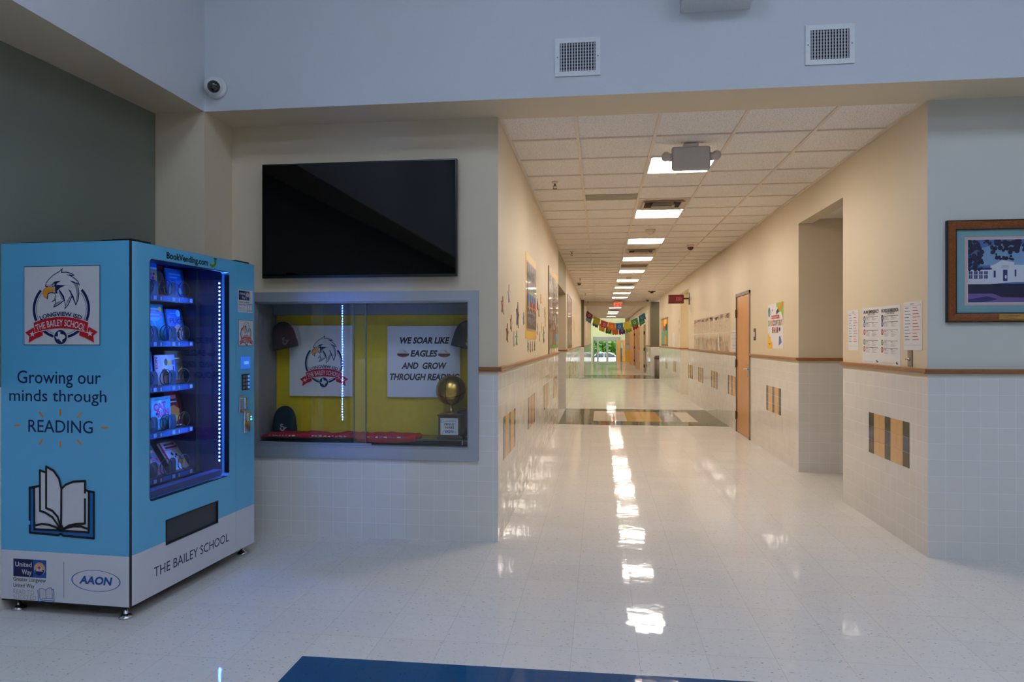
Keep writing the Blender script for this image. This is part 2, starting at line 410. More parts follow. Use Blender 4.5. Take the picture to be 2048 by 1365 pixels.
# lobby side
CX0, CX1, CZ0, CZ1 = -2.546, -.927, .657, 1.718      # opening of the built-in showcase
w = MB(); T = T_SHOW = .45
w.box(-2.72, CX0, YF, YF + T, 0, ZC + .2).box(CX1, XL, YF, YF + T, 0, ZC + .2).box(CX0, CX1, YF, YF + T, 0, CZ0).box(CX0, CX1, YF, YF + T, CZ1, ZC + .2)
struct('wall_showcase', w, w_front)
w = MB(); w.box(XR, 9, YF, YF + .02, 0, ZC + .2); struct('wall_lobby_right', w, w_stone)
w = MB(); w.box(-6, 9, YS, YF + .05, ZC, 5.2)
for i, f in enumerate(w.f):
    if all(abs(w.v[k][2] - ZC) < 1e-6 for k in f): w.m[i] = 1
struct('wall_fascia_front', w, [m_grey, m_cream])
w = MB(); w.box(-3.5, -2.72, -6, YS, ZC, 5.2)
for i, f in enumerate(w.f):
    if all(abs(w.v[k][2] - ZC) < 1e-6 for k in f): w.m[i] = 1
struct('wall_fascia_left', w, [m_grey, m_cream])
w = MB(); w.prism([(-3.45, -6), (XO, -6), (XO, 3.3), (-3.085, YS), (-3.085, YF), (-3.45, YF)], 0, ZC, lambda u, v, h: (u, v, h)); struct('wall_olive', w, w_olive)
w = MB(); w.box(-3.085, -2.72, YS, YF + .3, 0, ZC); struct('wall_pier', w, m_cream)
# lobby shell behind the camera, with tall frosted windows whose panes are given a glow for daylight
w = MB()
LC = 5.2                                                 # lobby ceiling
wins = [(-2.2, .3), (.9, 3.4), (4.0, 6.5)]
w.box(-6, 9, -6.2, -6, 0, .9).box(-6, 9, -6.2, -6, 2.6, LC)
xs_ = [-6] + [a for q in wins for a in q] + [9]
for i in range(0, len(xs_), 2): w.box(xs_[i], xs_[i + 1], -6.2, -6, .9, 2.6)
struct('wall_rear', w, m_cream)
w = MB(); w.box(9, 9.2, -6, YF, 0, LC); struct('wall_far_right', w, m_cream)
w = MB(); w.box(-6, 9.2, -6.2, YF + .3, LC, LC + .2); struct('ceiling_lobby', w, m_white)
m_pane_glow = emis('glowing_frosted_pane', WIN_COL, WIN_STRENGTH)
for i, (a, b) in enumerate(wins):
    f = MB()
    for x in (a, b - .06, (a + b) / 2 - .03): f.box(x, x + .06, -6.12, -5.98, .9, 2.6)
    for z in (.9, 2.54): f.box(a + .001, b - .001, -6.115, -5.985, z + .001, z + .059)
    fo = struct('window_%d' % (i + 1), f, m_alu)
    MB().box(a, b, -6.1, -6.07, .9, 2.6).build('pane', m_pane_glow, fo)
m_lp = emis('lobby_diffuser', WIN_COL, LOBBY_PANEL)
for (x, y, lab) in ((-1.0, 1.2, 'lobby ceiling light nearest the vending machine'), (2.2, 1.2, 'lobby ceiling light before the corridor mouth'), (5.4, 1.2, 'lobby ceiling light on the right'), (-1.0, -2.4, 'rear lobby ceiling light on the left'), (2.2, -2.4, 'rear lobby ceiling light in the middle'), (5.4, -2.4, 'rear lobby ceiling light on the right')):
    r = bpy.data.objects.new('lobby_light', None); COL.objects.link(r); r.location = (x, y, LC); r['label'] = lab; r['category'] = 'ceiling light'
    MB().box(-.64, .64, -.64, .64, -.03, 0).build('frame', m_alu, r); MB().box(-.6, .6, -.6, .6, -.035, -.0305).build('diffuser', m_lp, r)

# corridor walls
OZ = 2.71                                                # head of the openings
w = MB()
w.box(XR, XR + .14, YF + .02, 6.636, 0, ZC).box(XR, XR + .14, 8.06, 10.56, 0, ZC).box(XR, XR + .14, 11.62, 17.755, 0, ZC).box(XR, XR + .14, 10.56, 11.62, 2.17, ZC)
w.box(XR, XR + .14, 19.49, 26.35, 0, ZC).box(XR, XR + .14, 6.636, 8.06, OZ, ZC).box(XR, XR + .14, 17.755, 19.49, OZ, ZC)
struct('wall_right', w, w_side)
w = MB(); LZ = 2.42
w.box(XL - .14, XL, YF + T_SHOW, 12.31, 0, ZC).box(XL - .14, XL, 15.1, 27.6, 0, ZC); struct('wall_left', w, w_side)
w = MB(); w.box(XL - .14, XL, 12.31, 15.1, LZ, ZC); struct('wall_lintel_left', w, m_lintel)
# alcoves off the corridor
w = MB(); w.box(XR + .14, 5, 8.06, 8.2, 0, 2.76).box(XR + .14, 5, 6.5, 6.636, 0, 2.76).box(5, 5.15, 6.5, 8.2, 0, 2.76); struct('wall_alcove_right', w, w_front)
w = MB(); w.box(XR + .14, 5.1, 6.5, 8.2, 2.76, 2.85); struct('ceiling_alcove_right', w, m_ceil)
w = MB(); w.box(XR + .14, 5, 19.49, 19.6, 0, 2.9).box(XR + .14, 5, 17.6, 17.755, 0, 2.9).box(5, 5.15, 17.6, 19.6, 0, 2.9); struct('wall_alcove_far', w, w_front)
w = MB(); w.box(XR + .14, 5.1, 17.6, 19.6, 2.8, 2.9); struct('ceiling_alcove_far', w, m_ceil)
w = MB(); w.box(-5, XL - .14, 15.1, 15.24, 0, 2.9).box(-5, XL - .14, 12.17, 12.31, 0, 2.9).box(-5.15, -5, 12.17, 15.24, 0, 2.9); struct('wall_alcove_left', w, w_front)
w = MB(); w.box(-5.1, XL - .14, 12.2, 15.2, 2.75, 2.85); struct('ceiling_alcove_left', w, m_ceil)
r = bpy.data.objects.new('ceiling_light', None); COL.objects.link(r); r.location = (3.1, 18.6, 2.8); r['label'] = 'warm yellow ceiling light hidden inside the far right alcove'; r['category'] = 'ceiling light'
MB().box(-.3, .3, -.3, .3, -.02, -.001).build('frame', m_alu, r); MB().box(-.27, .27, -.27, .27, -.024, -.0205).build('diffuser', emis('warm_diffuser', (1, .80, .38), 16.0), r)
# cross corridor and the narrower run beyond it
w = MB(); w.box(2.03, 5, 29.2, 29.35, 0, ZC); struct('wall_cross_right', w, w_olive_f)
w = MB(); w.box(-1.2, -.614, 27.6, 27.75, 0, ZC); struct('wall_cross_left', w, w_olive_f)
w = MB(); w.box(5, 5.15, 26.2, 29.35, 0, ZC).box(XR + .14, 5, 26.2, 26.35, 0, ZC); struct('wall_cross_end', w, w_side)
w = MB(); w.box(2.03, 2.17, 29.35, 50, 0, ZC); struct('wall_far_run_right', w, w_side)
w = MB(); w.box(-.754, -.614, 27.75, 50, 0, ZC); struct('wall_far_run_left', w, w_side)
w = MB(); w.box(1.74, 2.2, 50, 50.2, -.65, ZC); struct('wall_stair_pier', w, w_front)
w = MB(); w.box(-.614, 2.03, 29.17, 29.5, 2.88, ZC); struct('trim_header', w, m_cream)
# lower vestibule with the entrance doors
w = MB(); w.box(-1.5, 3.5, 50, 60, -.8, -.65); struct('floor_vestibule', w, f_cream)
w = MB(); w.box(-1.5, 3.5, 49.9, 50, -.65, -.001); struct('wall_stair_riser', w, m_cream)
w = MB(); w.box(-1.5, -.57, 58, 58.2, -.65, ZC).box(1.64, 3.5, 58, 58.2, -.65, ZC).box(-.57, 1.64, 58, 58.2, 1.78, ZC)
w.box(-1.65, -1.5, 49.9, 58.2, -.65, 4.3).box(3.5, 3.65, 49.9, 58.2, -.65, 4.3).box(-1.5, 3.5, 49.9, 50, ZC + .1, 4.3).box(-1.5, 3.5, 58, 58.2, ZC, 4.3).box(2.2, 3.5, 49.9, 50, -.65, ZC).box(-1.5, -.754, 49.9, 50, -.65, ZC); struct('wall_vestibule', w, M('pale_green_paint', (226, 232, 200), rough=.55))

r = bpy.data.objects.new('ceiling_light', None); COL.objects.link(r); r.location = (.7, 54.5, 4.3); r['label'] = 'added unseen light over the entrance vestibule beyond the banners'; r['category'] = 'ceiling light'  # added lamp, out of view, put in to brighten the vestibule
MB().box(-.9, .9, -.6, .6, -.02, -.001).build('frame', m_alu, r); MB().box(-.86, .86, -.56, .56, -.024, -.0205).build('diffuser', emis('added_vestibule_glow', (1, .97, .88), 30.0), r)
# ceiling: mineral tiles lying in a tee grid
PY, PX = .6178, .595
gx = [XL] + [-.172 + PX * k for k in range(4)] + [XR]
gy = [5.01 + PY * k for k in range(75)]
c = MB(); c.box(XL - .14, XR + .14, YF, 26.35, ZC + .012, ZC + .1).box(-1.2, 5.1, 26.35, 29.3, ZC + .012, ZC + .1).box(-.75, 2.2, 29.3, 50, ZC + .012, ZC + .1).box(-1.65, 3.65, 49.9, 58.2, 4.3, 4.4)  # vestibule ceiling raised to keep its added light out of floor reflections
ceil = struct('ceiling_corridor', c, m_ceil)
g = MB()
for x in gx[1:5]: g.box(x - .012, x + .012, YF + .05, 50, ZC, ZC + .011)
g.box(XL, XL + .02, YF + .05, 26.35, ZC, ZC + .011).box(XR - .02, XR, YF + .05, 26.35, ZC, ZC + .011)
g.build('ceiling_grid', m_bar, ceil)
g = MB()
for y in gy: g.box(XL, XR, y - .008, y + .008, ZC + .001, ZC + .011)
g.build('ceiling_grid', m_bar, ceil)
c = MB(); c.box(gx[1] + .012, gx[2] - .012, gy[4] + .33, gy[5] - .012, ZC + .006, ZC + .011); c.build('access_panel', M('access_panel', (150, 146, 130), rough=.6), ceil)

# oak chair rail
def rail(name, segs, axis):
    w = MB()
    for (a, b, p, d) in segs:       # from a to b, against plane p, sticking out towards d
        pr = [(0, 1.214), (.010, 1.214), (.018, 1.220), (.026, 1.224), (.028, 1.230), (.028, 1.242), (.022, 1.246), (0, 1.246)]
        if axis == 'y': w.prism(pr, a, b, lambda u, v, h: (p + d * u, h, v))
        else: w.prism(pr, a, b, lambda u, v, h: (h, p + d * u, v))
    struct(name, w, m_rail)
rail('trim_1', [(XR - .028, 9, YF, -1), (-.856, XL + .028, YF, -1)], 'x')
rail('trim_2', [(YF, 6.636, XR, -1), (8.06, 10.56, XR, -1), (11.62, 17.755, XR, -1), (19.49, 26.35, XR, -1)], 'y')
rail('trim_3', [(YF, 12.31, XL, 1), (15.1, 27.6, XL, 1), (27.6, 50, -.614, 1)], 'y')
rail('trim_4', [(XR, 5, 8.06, -1), (XR, 5, 19.49, -1), (-5, XL, 15.1, -1), (2.0, 5, 29.2, -1), (-1.0, -.6, 27.6, -1), (1.74, 2.03, 50, -1)], 'x')
rail('trim_5', [(29.2, 32.5, 2.03, -1), (33.7, 35.9, 2.03, -1), (37.1, 41.9, 2.03, -1), (43.1, 50, 2.03, -1)], 'y')

# accent tiles set into the wainscot: bands of olive and slate, fields of tan
m_a = [M('tile_olive', (66, 64, 44), rough=.12), M('tile_slate', (74, 80, 96), rough=.12), M('tile_tan', (210, 166, 112), rough=.12), M('tile_grout', (206, 204, 198), rough=.6)]
def accent(face, plane, c, parent):
    w = MB(); n = 7; d = -1 if face == 'right' else 1
    y0 = round((c - n * TILE / 2) / TILE) * TILE; z0 = 5 * TILE
    for i in range(n):
        for j in range(3):
            k = (1 if j == 1 else 0) if i in (0, 3, 6) else 2
            a, b = sorted((plane, plane + d * .0022)); w.box(a, b, y0 + i * TILE + .001, y0 + (i + 1) * TILE - .001, z0 + j * TILE + .001, z0 + (j + 1) * TILE - .001, k)
    return w.build('accent_tiles', m_a, parent)
wr = bpy.data.objects['wall_right']; wl = bpy.data.objects['wall_left']
for c in (5.596, 9.23, 12.02, 13.77, 15.6, 17.37, 21.05, 23.6): accent('right', XR, c, wr)
for c in (5.6, 7.49, 9.52, 11.4, 17.2, 19.4, 21.6): accent('left', XL, c, wl)

# ---------------------------------------------------------------- corridor ceiling fittings
m_panel = emis('light_diffuser', LIGHT_PANEL_COL, LIGHT_PANEL)
ordw = ['first', 'second', 'third', 'fourth', 'fifth', 'sixth', 'seventh', 'eighth', 'ninth']
def light(cx, y0, label):
    r = empty('ceiling_light', (cx, y0 + PY / 2, ZC), 0, label, 'ceiling light', 'square light panels along the corridor ceiling')
    hx, hy = PX / 2 - .013, PY / 2 - .009
    f = MB(); t = .012
    f.box(-hx, hx, -hy, -hy + t, -.001, .012).box(-hx, hx, hy - t, hy, -.001, .012).box(-hx, -hx + t, -hy, hy, -.001, .012).box(hx - t, hx, -hy, hy, -.001, .012)
    f.build('frame', m_white, r)
    MB().box(-hx + t, hx - t, -hy + t, hy - t, .003, .010).build('diffuser', m_panel, r)
lx = (gx[2] + gx[3]) / 2
for i in range(9):
    light(lx, gy[2 + 4 * i], ('first square ceiling light from the lobby, behind the twin-headed emergency light' if i == 0 else '%s square ceiling light along the corridor, counted from the lobby' % ordw[i]))
for i, k in enumerate((42, 47, 55, 59, 67)):
    light(lx, gy[k], ['square ceiling light just in front of the red exit sign', 'square ceiling light just beyond the red exit sign', 'third ceiling light beyond the exit sign, above the paper banners', 'fourth ceiling light beyond the exit sign, above the paper banners', 'last and smallest ceiling light, low above the paper banners'][i])
r = empty('ceiling_light', (2.55, 28.0, ZC), 0, 'ceiling light round the corner in the right-hand cross corridor', 'ceiling light')
MB().box(-.28, .28, -.28, .28, -.002, .008).build('frame', m_white, r); MB().box(-.26, .26, -.26, .26, -.004, -.001).build('diffuser', m_panel, r)

m_slot = M('vent_dark', (38, 30, 24), rough=.8); m_vent = M('vent_cream', (212, 198, 176), rough=.5)
def vent(y0, label):
    r = empty('ceiling_vent', (lx, y0 + PY / 2, ZC), 0, label, 'air vent')
    hx, hy = PX / 2 - .013, PY / 2 - .01
    MB().box(-hx, hx, -hy, hy, .002, .012).build('face_plate', m_vent, r)
    for k, (s, z) in enumerate(((.72, -.022), (.40, -.038))):
        b = MB(); x, y = hx * s, hy * s
        b.add([(-x, -y, .002), (x, -y, .002), (x, y, .002), (-x, y, .002), (-x * 1.16, -y * 1.16, z), (x * 1.16, -y * 1.16, z), (x * 1.16, y * 1.16, z), (-x * 1.16, y * 1.16, z)],
              [(0, 1, 5, 4), (1, 2, 6, 5), (2, 3, 7, 6), (3, 0, 4, 7)]); b.build('louvre', m_vent, r)
    d = MB(); d.box(-hx * .72, hx * .72, -hy * .72, hy * .72, .0005, .0019); d.build('duct', m_slot, r)
vent(gy[5], 'square air vent just in front of the second ceiling light')
vent(gy[12], 'square air vent between the third and fourth ceiling lights')
vent(gy[24], 'square air vent just beyond the sixth ceiling light')
vent(gy[31], 'square air vent just beyond the eighth ceiling light')
vent(gy[37], 'square air vent just beyond the ninth ceiling light, near exit sign')
vent(gy[51], 'small vent between the lights above the paper banners')
r = empty('ceiling_recess', (lx, gy[16] + PY / 2, ZC), 0, 'brown panel painted as a shaded ceiling recess between the fourth and fifth ceiling lights', 'ceiling recess')
b = MB(); hx, hy = .27, .28
b.box(-hx, hx, -hy, hy, .004, .011); b.build('panel', M('recess_shade', (120, 96, 78), rough=.8), r)  # flat panel; the shade of the recess is put into its brown colour
f = MB(); f.box(-hx, hx, -hy - .01, -hy, -.006, .011).box(-hx, hx, hy, hy + .01, -.006, .011).box(-hx - .01, -hx, -hy, hy, -.006, .011).box(hx, hx + .01, -hy, hy, -.006, .011); f.build('rim', m_vent, r)

m_steel = M('dull_steel', (120, 112, 104), rough=.35, metal=.8)
def sprinkler(x, y, label):
    r = empty('sprinkler', (x, y, ZC), 0, label, 'sprinkler')
    MB().lathe([(.034, .012), (.036, .006), (.022, -.004), (.012, -.008)], n=16).build('escutcheon', m_vent, r)
    MB().lathe([(.010, -.006), (.010, -.03), (.006, -.034)], n=10).tube([(-.016, 0, -.03), (-.016, 0, -.05), (0, 0, -.058)], .003).tube([(.016, 0, -.03), (.016, 0, -.05), (0, 0, -.058)], .003).tube([(-.016, 0, -.03), (.016, 0, -.03)], .003).build('frame', m_steel, r)
    MB().lathe([(.004, -.055), (.024, -.058), (.024, -.061), (.004, -.061)], n=14).build('deflector', m_steel, r)
sprinkler(-.45, 7.14, 'nearest ceiling sprinkler, above the left wall posters')
sprinkler(-.5, 12.72, 'second ceiling sprinkler, beside the sage green lintel')
sprinkler(-.5, 18.14, 'third ceiling sprinkler, near the small black left dome')
sprinkler(-.48, 23.9, 'fourth ceiling sprinkler, well along the left ceiling edge')
sprinkler(-.48, 28.7, 'farthest ceiling sprinkler, by the left olive pier')
def smoke(y, label):
    r = empty('smoke_detector', (lx, y, ZC), 0, label, 'smoke detector')
    MB().lathe([(.075, .012), (.078, -.004), (.07, -.012)], n=24).build('base', m_vent, r)
    MB().lathe([(.062, -.012), (.058, -.03), (.045, -.044), (.024, -.05), (.018, -.056)], n=24).build('sensor_head', m_vent, r)
smoke(10.38, 'nearest round smoke detector, just in front of third ceiling light')
smoke(18.0, 'second round smoke detector, just in front of sixth ceiling light')
smoke(28.9, 'farthest smoke detector, near the red exit sign')
m_smoked = M('smoked_dome', (22, 20, 20), rough=.08, coat=1)
def dome(x, y, label, s=1.0):
    r = empty('dome_camera', (x, y, ZC), 0, label, 'security camera')
    MB().lathe([(.062 * s, .012), (.062 * s, -.016), (.056 * s, -.024)], n=24).build('base', m_vent, r)
    MB().lathe([(.052 * s, -.022), (.05 * s, -.045), (.036 * s, -.066), (.018 * s, -.076), (.002, -.078)], n=24).build('dome_cover', m_smoked, r)
dome(1.495, 12.1, 'black dome camera on the right of ceiling, nearest one')
dome(-.56, 19.4, 'black dome camera by the left wall ceiling edge')
dome(1.81, 27.7, 'black dome camera near the right olive pier')
r = empty('speaker_grille', (1.65, 23.18, ZC), 0, 'dark flat round ceiling fitting on the right side', 'ceiling fitting')
MB().lathe([(.12, .012), (.12, -.006), (.1, -.012)], n=24).build('rim', M('bronze', (84, 62, 46), rough=.5), r); MB().lathe([(.06, -.01), (.05, -.05), (.02, -.055)], n=18).build('centre', m_smoked, r)

# emergency light hanging in front of the first panel
r = empty('emergency_light', (.727, 5.86, ZC), 0, 'white twin-headed emergency light hanging from the corridor ceiling', 'emergency light')
m_em = M('off_white_plastic', (196, 190, 184), rough=.5, var=.02)
MB().rbox(-.06, .06, -.03, .05, -.03, .0, .006).build('canopy', m_em, r)
MB().rbox(-.152, .152, -.03, .03, -.215, -.02, .022).build('housing', m_em, r)
for s in (-1, 1):
    b = MB(); b.lathe([(.034, 0), (.03, .03), (.022, .045), (.016, .06)], (s * .15, .0, -.105), 16, axis='x')
    if s < 0: b.v = [(2 * s * .15 - x, y, z) for x, y, z in b.v]
    h = b.build('lamp_arm', m_em, r)
    MB().lathe([(.004, -.045), (.03, -.042), (.036, -.03), (.036, .01), (.026, .026), (.004, .03)], (s * .198, .0, -.1), 18, axis='y').build('lamp_head', m_em, h)
# exit sign
r = empty('exit_sign', (.71, 28.62, ZC), 0, 'small red EXIT sign hanging from the far corridor ceiling', 'exit sign')
MB().box(-.04, .04, -.03, .03, -.03, 0).build('canopy', m_white, r); MB().rbox(-.2, .2, -.03, .03, -.25, -.03, .01).build('housing', m_white, r)
a = Art(.002); a.text('EXIT', 0, -.225, .17, emis('exit_red', (1, .08, .03), 1.6), 1, w=.33, bold=.03)
a.build('lettering', r, loc=(0, -.031, 0))

# ---------------------------------------------------------------- the school crest (eagle head in a ring over a banner)
navy = ink('navy', (22, 30, 84)); red = ink('red', (196, 24, 38)); white = ink('white', (206, 208, 214)); ygold = ink('gold', (222, 150, 42))
pgrey = ink('grey', (140, 146, 158)); black = ink('black', (20, 20, 24)); paper = ink('paper', (222, 222, 224)); blueink = ink('blue', (30, 84, 160))
orange = ink('orange', (214, 134, 60))
HEAD = [(718, 100), (665, 150), (560, 212), (490, 282), (452, 345), (445, 388), (470, 392), (430, 425), (410, 462), (406, 500), (428, 548), (487, 588), (491, 540), (502, 500), (540, 490), (592, 496), (602, 540), (585, 582), (538, 640),
        (606, 604), (598, 652), (570, 716), (650, 684), (742, 612), (758, 680), (746, 752), (812, 672), (866, 546), (890, 602), (922, 692), (960, 602), (976, 500), (966, 420), (944, 352), (988, 384), (956, 310), (900, 256), (852, 226),
        (912, 222), (850, 182), (780, 162), (712, 164)]
def crest(A, u0, v0, w, h, k0=1, lettering=True):
    def P(X, Y): return (u0 + (X - 118) / 1160 * w, v0 + h - (Y - 78) / 1214 * h)
    q = lambda pts: [P(*p) for p in pts]
    sx, sy = w / 1160, h / 1214
    cu, cv = P(694, 740)
    A.ring(cu, cv, 403 * sx, 443 * sx, navy, k0, ry=sy / sx * 1.04, a0=R(138), a1=R(402))
    A.ring(cu, cv, 378 * sx, 392 * sx, pgrey, k0, ry=sy / sx * 1.03, a0=R(140), a1=R(398))
    A.poly(q(HEAD), navy, k0 + 1)
    A.poly(inset(q(HEAD), 12.5 * sx), white, k0 + 2)
    for pts in ([(866, 312), (940, 345), (966, 430), (968, 500), (948, 590), (922, 648), (938, 520), (922, 420), (890, 350)], [(822, 440), (858, 520), (800, 650), (766, 700), (786, 610), (846, 520)],
                [(640, 462), (700, 505), (735, 560), (738, 604), (700, 590), (680, 520)], [(628, 632), (712, 606), (650, 664), (592, 690)], [(606, 500), (628, 540), (612, 592), (570, 612), (600, 560)]):
        A.poly(q(pts), pgrey, k0 + 3)
    for pts in ([(826, 300), (900, 318), (968, 372), (940, 356), (884, 336)], [(806, 425), (850, 462), (872, 520), (866, 548), (846, 500)], [(655, 415), (700, 470), (745, 540), (760, 610), (742, 606), (720, 545), (670, 470)], [(772, 208), (840, 206), (910, 222), (850, 232)], [(866, 500), (892, 548), (922, 690), (905, 640), (868, 556)]):
        A.poly(q(pts), navy, k0 + 4)
    A.poly(q([(545, 362), (598, 312), (700, 302), (640, 334), (622, 366), (762, 374), (682, 412), (636, 460), (648, 500), (610, 496), (606, 440), (606, 392), (560, 388)]), navy, k0 + 4)
    e = P(582, 360); A.disc(e[0], e[1], 18 * sx, white, k0 + 5, ry=18 * sy); e = P(576, 352); A.disc(e[0], e[1], 11 * sx, navy, k0 + 6, ry=11 * sy)
    A.poly(q([(472, 400), (440, 432), (414, 482), (418, 512), (436, 545), (478, 574), (484, 530), (500, 488), (540, 460), (606, 408), (540, 396)]), ygold, k0 + 5)
    A.poly(q([(548, 462), (602, 424), (600, 470), (545, 480)]), ygold, k0 + 5)
    for X in (470, 500, 530): A.poly(q([(X, 345), (X + 6, 392), (X - 12, 392)]), navy, k0 + 4)
    # tails, banner
    A.poly(q([(262, 1028), (138, 1104), (204, 1162), (194, 1264), (300, 1196), (414, 1150), (412, 1070), (300, 1070)]), red, k0 + 3)
    A.poly(q([(1126, 1018), (1256, 1096), (1188, 1150), (1200, 1260), (1090, 1196), (976, 1150), (978, 1070), (1090, 1060)]), red, k0 + 3)
    top = []; bot = []
    for i in range(17):
        X = 272 + (1120 - 272) * i / 16; t = (X - 696) / 424
        top.append((X, 860 + 92 * t * t)); bot.append((X + 28 * -t, 1040 + 60 * t * t))
    A.poly(q([(x, y - 14) for x, y in top] + [(x - (10 if x < 700 else -10), y + 12) for x, y in reversed(bot)]), white, k0 + 4)
    A.poly(q(top + bot[::-1]), red, k0 + 5)
    for X, Y in ((252, 1128), (1140, 1120)):
        s = P(X, Y); A.star(s[0], s[1], 50 * sy, white, k0 + 4, sx=sx / sy)
    t = P(694, 1176); A.disc(t[0], t[1], 112 * sx, white, k0 + 5, ry=124 * sy); A.disc(t[0], t[1], 98 * sx, navy, k0 + 6, ry=112 * sy)
    A.poly(q([(655, 1092), (692, 1092), (692, 1130), (740, 1134), (764, 1150), (768, 1186), (725, 1212), (720, 1258), (692, 1232), (668, 1200), (645, 1212), (612, 1165), (655, 1166)]), white, k0 + 7)
    r0 = 1180
    c1 = P(694, 862 + r0 * .98); A.text('LONGVIEW ISD', 0, 0, 62 * sy, navy, k0 + 5, w=640 * sx, bold=.022, arc=(c1[0], P(694, 845)[1] - 900 * sx, 900 * sx))
    A.text('THE BAILEY SCHOOL', 0, 0, 98 * sy, white, k0 + 7, w=745 * sx, bold=.014, arc=(cu, P(694, 1003)[1] - 1000 * sx, 1000 * sx))

def open_book(A, u0, v0, w, h, k=1):
    """line drawing of an open book with a blue cover"""
    def P(X, Y): return (u0 + (X - 203) / 434 * w, v0 + h - (Y - 238) / 494 * h)
    q = lambda pts: [P(*p) for p in pts]; t = 13 / 434 * w
    A.poly(q([(203, 392), (240, 386), (240, 690), (600, 700), (604, 404), (636, 408), (634, 732), (430, 724), (415, 714), (398, 722), (205, 714)]), ink('cover_blue', (24, 104, 178)), k)
    A.line(q([(205, 625), (205, 395), (240, 388)]), t, black, k + 3).line(q([(205, 662), (206, 714), (398, 722), (415, 712), (432, 724), (634, 732), (634, 408), (606, 404)]), t, black, k + 3)
    pg = white
    A.poly(q([(236, 388), (272, 378), (420, 400), (450, 364), (500, 342), (576, 334), (580, 392), (602, 406), (600, 690), (415, 684), (238, 688)]), pg, k + 1)
    A.poly(q([(275, 268), (312, 276), (370, 300), (416, 420), (414, 640), (370, 590), (310, 562), (275, 556)]), pg, k + 2)
    A.poly(q([(318, 240), (362, 262), (398, 312), (418, 392), (416, 640), (396, 590), (360, 550), (318, 534)]), pg, k + 3)
    A.line(q([(236, 390), (272, 378)]), t, black, k + 4).line(q([(236, 390), (238, 688), (415, 688), (600, 692), (602, 406), (580, 394)]), t, black, k + 4)
    A.line(q([(308, 280), (275, 268), (276, 556), (310, 566), (360, 598), (412, 672)]), t, black, k + 4)
    A.line(q([(418, 672), (420, 392), (404, 322), (368, 268), (318, 240), (318, 534), (360, 552), (394, 590), (414, 650)]), t, black, k + 5)
    A.line(q([(420, 394), (450, 362), (500, 340), (577, 332), (577, 415)]), t, black, k + 5).line(q([(577, 458), (577, 630), (520, 636), (470, 650), (418, 688)]), t, black, k + 5)
    A.line(q([(240, 662), (290, 648), (340, 652), (385, 668), (412, 686)]), t, black, k + 5).line(q([(600, 668), (550, 652), (500, 654), (450, 668), (420, 686)]), t, black, k + 5)
    A.poly(q([(396, 650), (430, 650), (440, 690), (392, 690)]), black, k + 5)

def united_way(A, u0, v1, w, k=1, s=1.0):
    """sponsor panel: box with lettering and a rainbow-and-hand roundel; v1 = top"""
    h = w * .47
    A.rect(u0, u0 + w * .6, v1 - h, v1, navy, k).rect(u0 + w * .6, u0 + w, v1 - h, v1, blueink, k)
    A.text('United', u0 + w * .56, v1 - h * .43, h * .26, white, k + 1, align='r', w=w * .5, bold=.012).text('Way', u0 + w * .56, v1 - h * .86, h * .28, white, k + 1, align='r', w=w * .3, bold=.012)
    cu, cv = u0 + w * .8, v1 - h * .5
    A.disc(cu, cv, w * .17, white, k + 1)
    for i, m in enumerate((orange, ink('peach', (240, 170, 120)), orange)): A.ring(cu, cv, w * (.09 + .025 * i), w * (.11 + .025 * i), m, k + 2, a0=R(-5), a1=R(185), n=18)
    A.disc(cu, cv - w * .02, w * .15, navy, k + 3, a0=PI, a1=2 * PI, n=14); A.poly([(cu - w * .12, cv - w * .06), (cu - w * .03, cv + w * .01), (cu + w * .05, cv - w * .02), (cu + w * .12, cv - w * .06)], white, k + 4)
    A.disc(cu, cv + w * .05, w * .025, red, k + 4); A.line([(cu - w * .05, cv + w * .04), (cu, cv), (cu + w * .05, cv + w * .04)], w * .02, red, k + 4).line([(cu, cv), (cu, cv - w * .05)], w * .02, red, k + 4)

# ---------------------------------------------------------------- book vending machine
PH = .049; MW, ZB, ZT, MD = 1.20, .068, 1.945, .762
vm = empty('vending_machine', (-2.382, 3.357, 0), -PH, 'tall light blue book vending machine with eagle crest against the olive wall', 'vending machine')
m_vinyl = two_tone('vinyl_blue_white', (92, 178, 222), (208, 209, 218), .327)
m_liner = M('liner_navy', (16, 24, 60), rough=.32, spec=.6); m_blk = M('black_metal', (14, 15, 18), rough=.4)
m_chrome = M('chrome', (196, 200, 206), rough=.2, metal=1, var=.02)
c = MB()
c.box(-MD, -.014, 0, .02, ZB, ZT).box(-MD, -.055, MW - .02, MW, ZB, ZT).box(-MD, -MD + .02, .02, MW - .02, ZB, ZT).box(-MD + .02, -.055, .02, MW - .02, ZT - .03, ZT).box(-MD + .02, -.055, .02, MW - .02, ZB, ZB + .03)
c.build('cabinet', m_vinyl, vm)
g = MB(); g.box(-.055, -.012, .006, MW - .004, ZB - .006, ZB + .02).box(-.055, -.012, .006, MW - .004, ZT - .012, ZT + .003).box(-.06, -.004, .004, .02, ZB, ZT).box(-MD, -.055, .004, MW - .004, ZB - .008, ZB).box(-MD, -.05, .01, MW - .01, ZT, ZT + .004); g.build('gasket', m_blk, vm)
for q_ in ((-.12, -.005, .02, .17, .013, .004), (-.2, -.125, .04, .10, .012, .003), (-.10, -.03, 1.03, 1.19, .016, .005)): MB().rbox(q_[0], q_[1], q_[2], q_[3], ZT + .002, ZT + q_[4], q_[5]).build('hinge_plate', m_blk, vm)
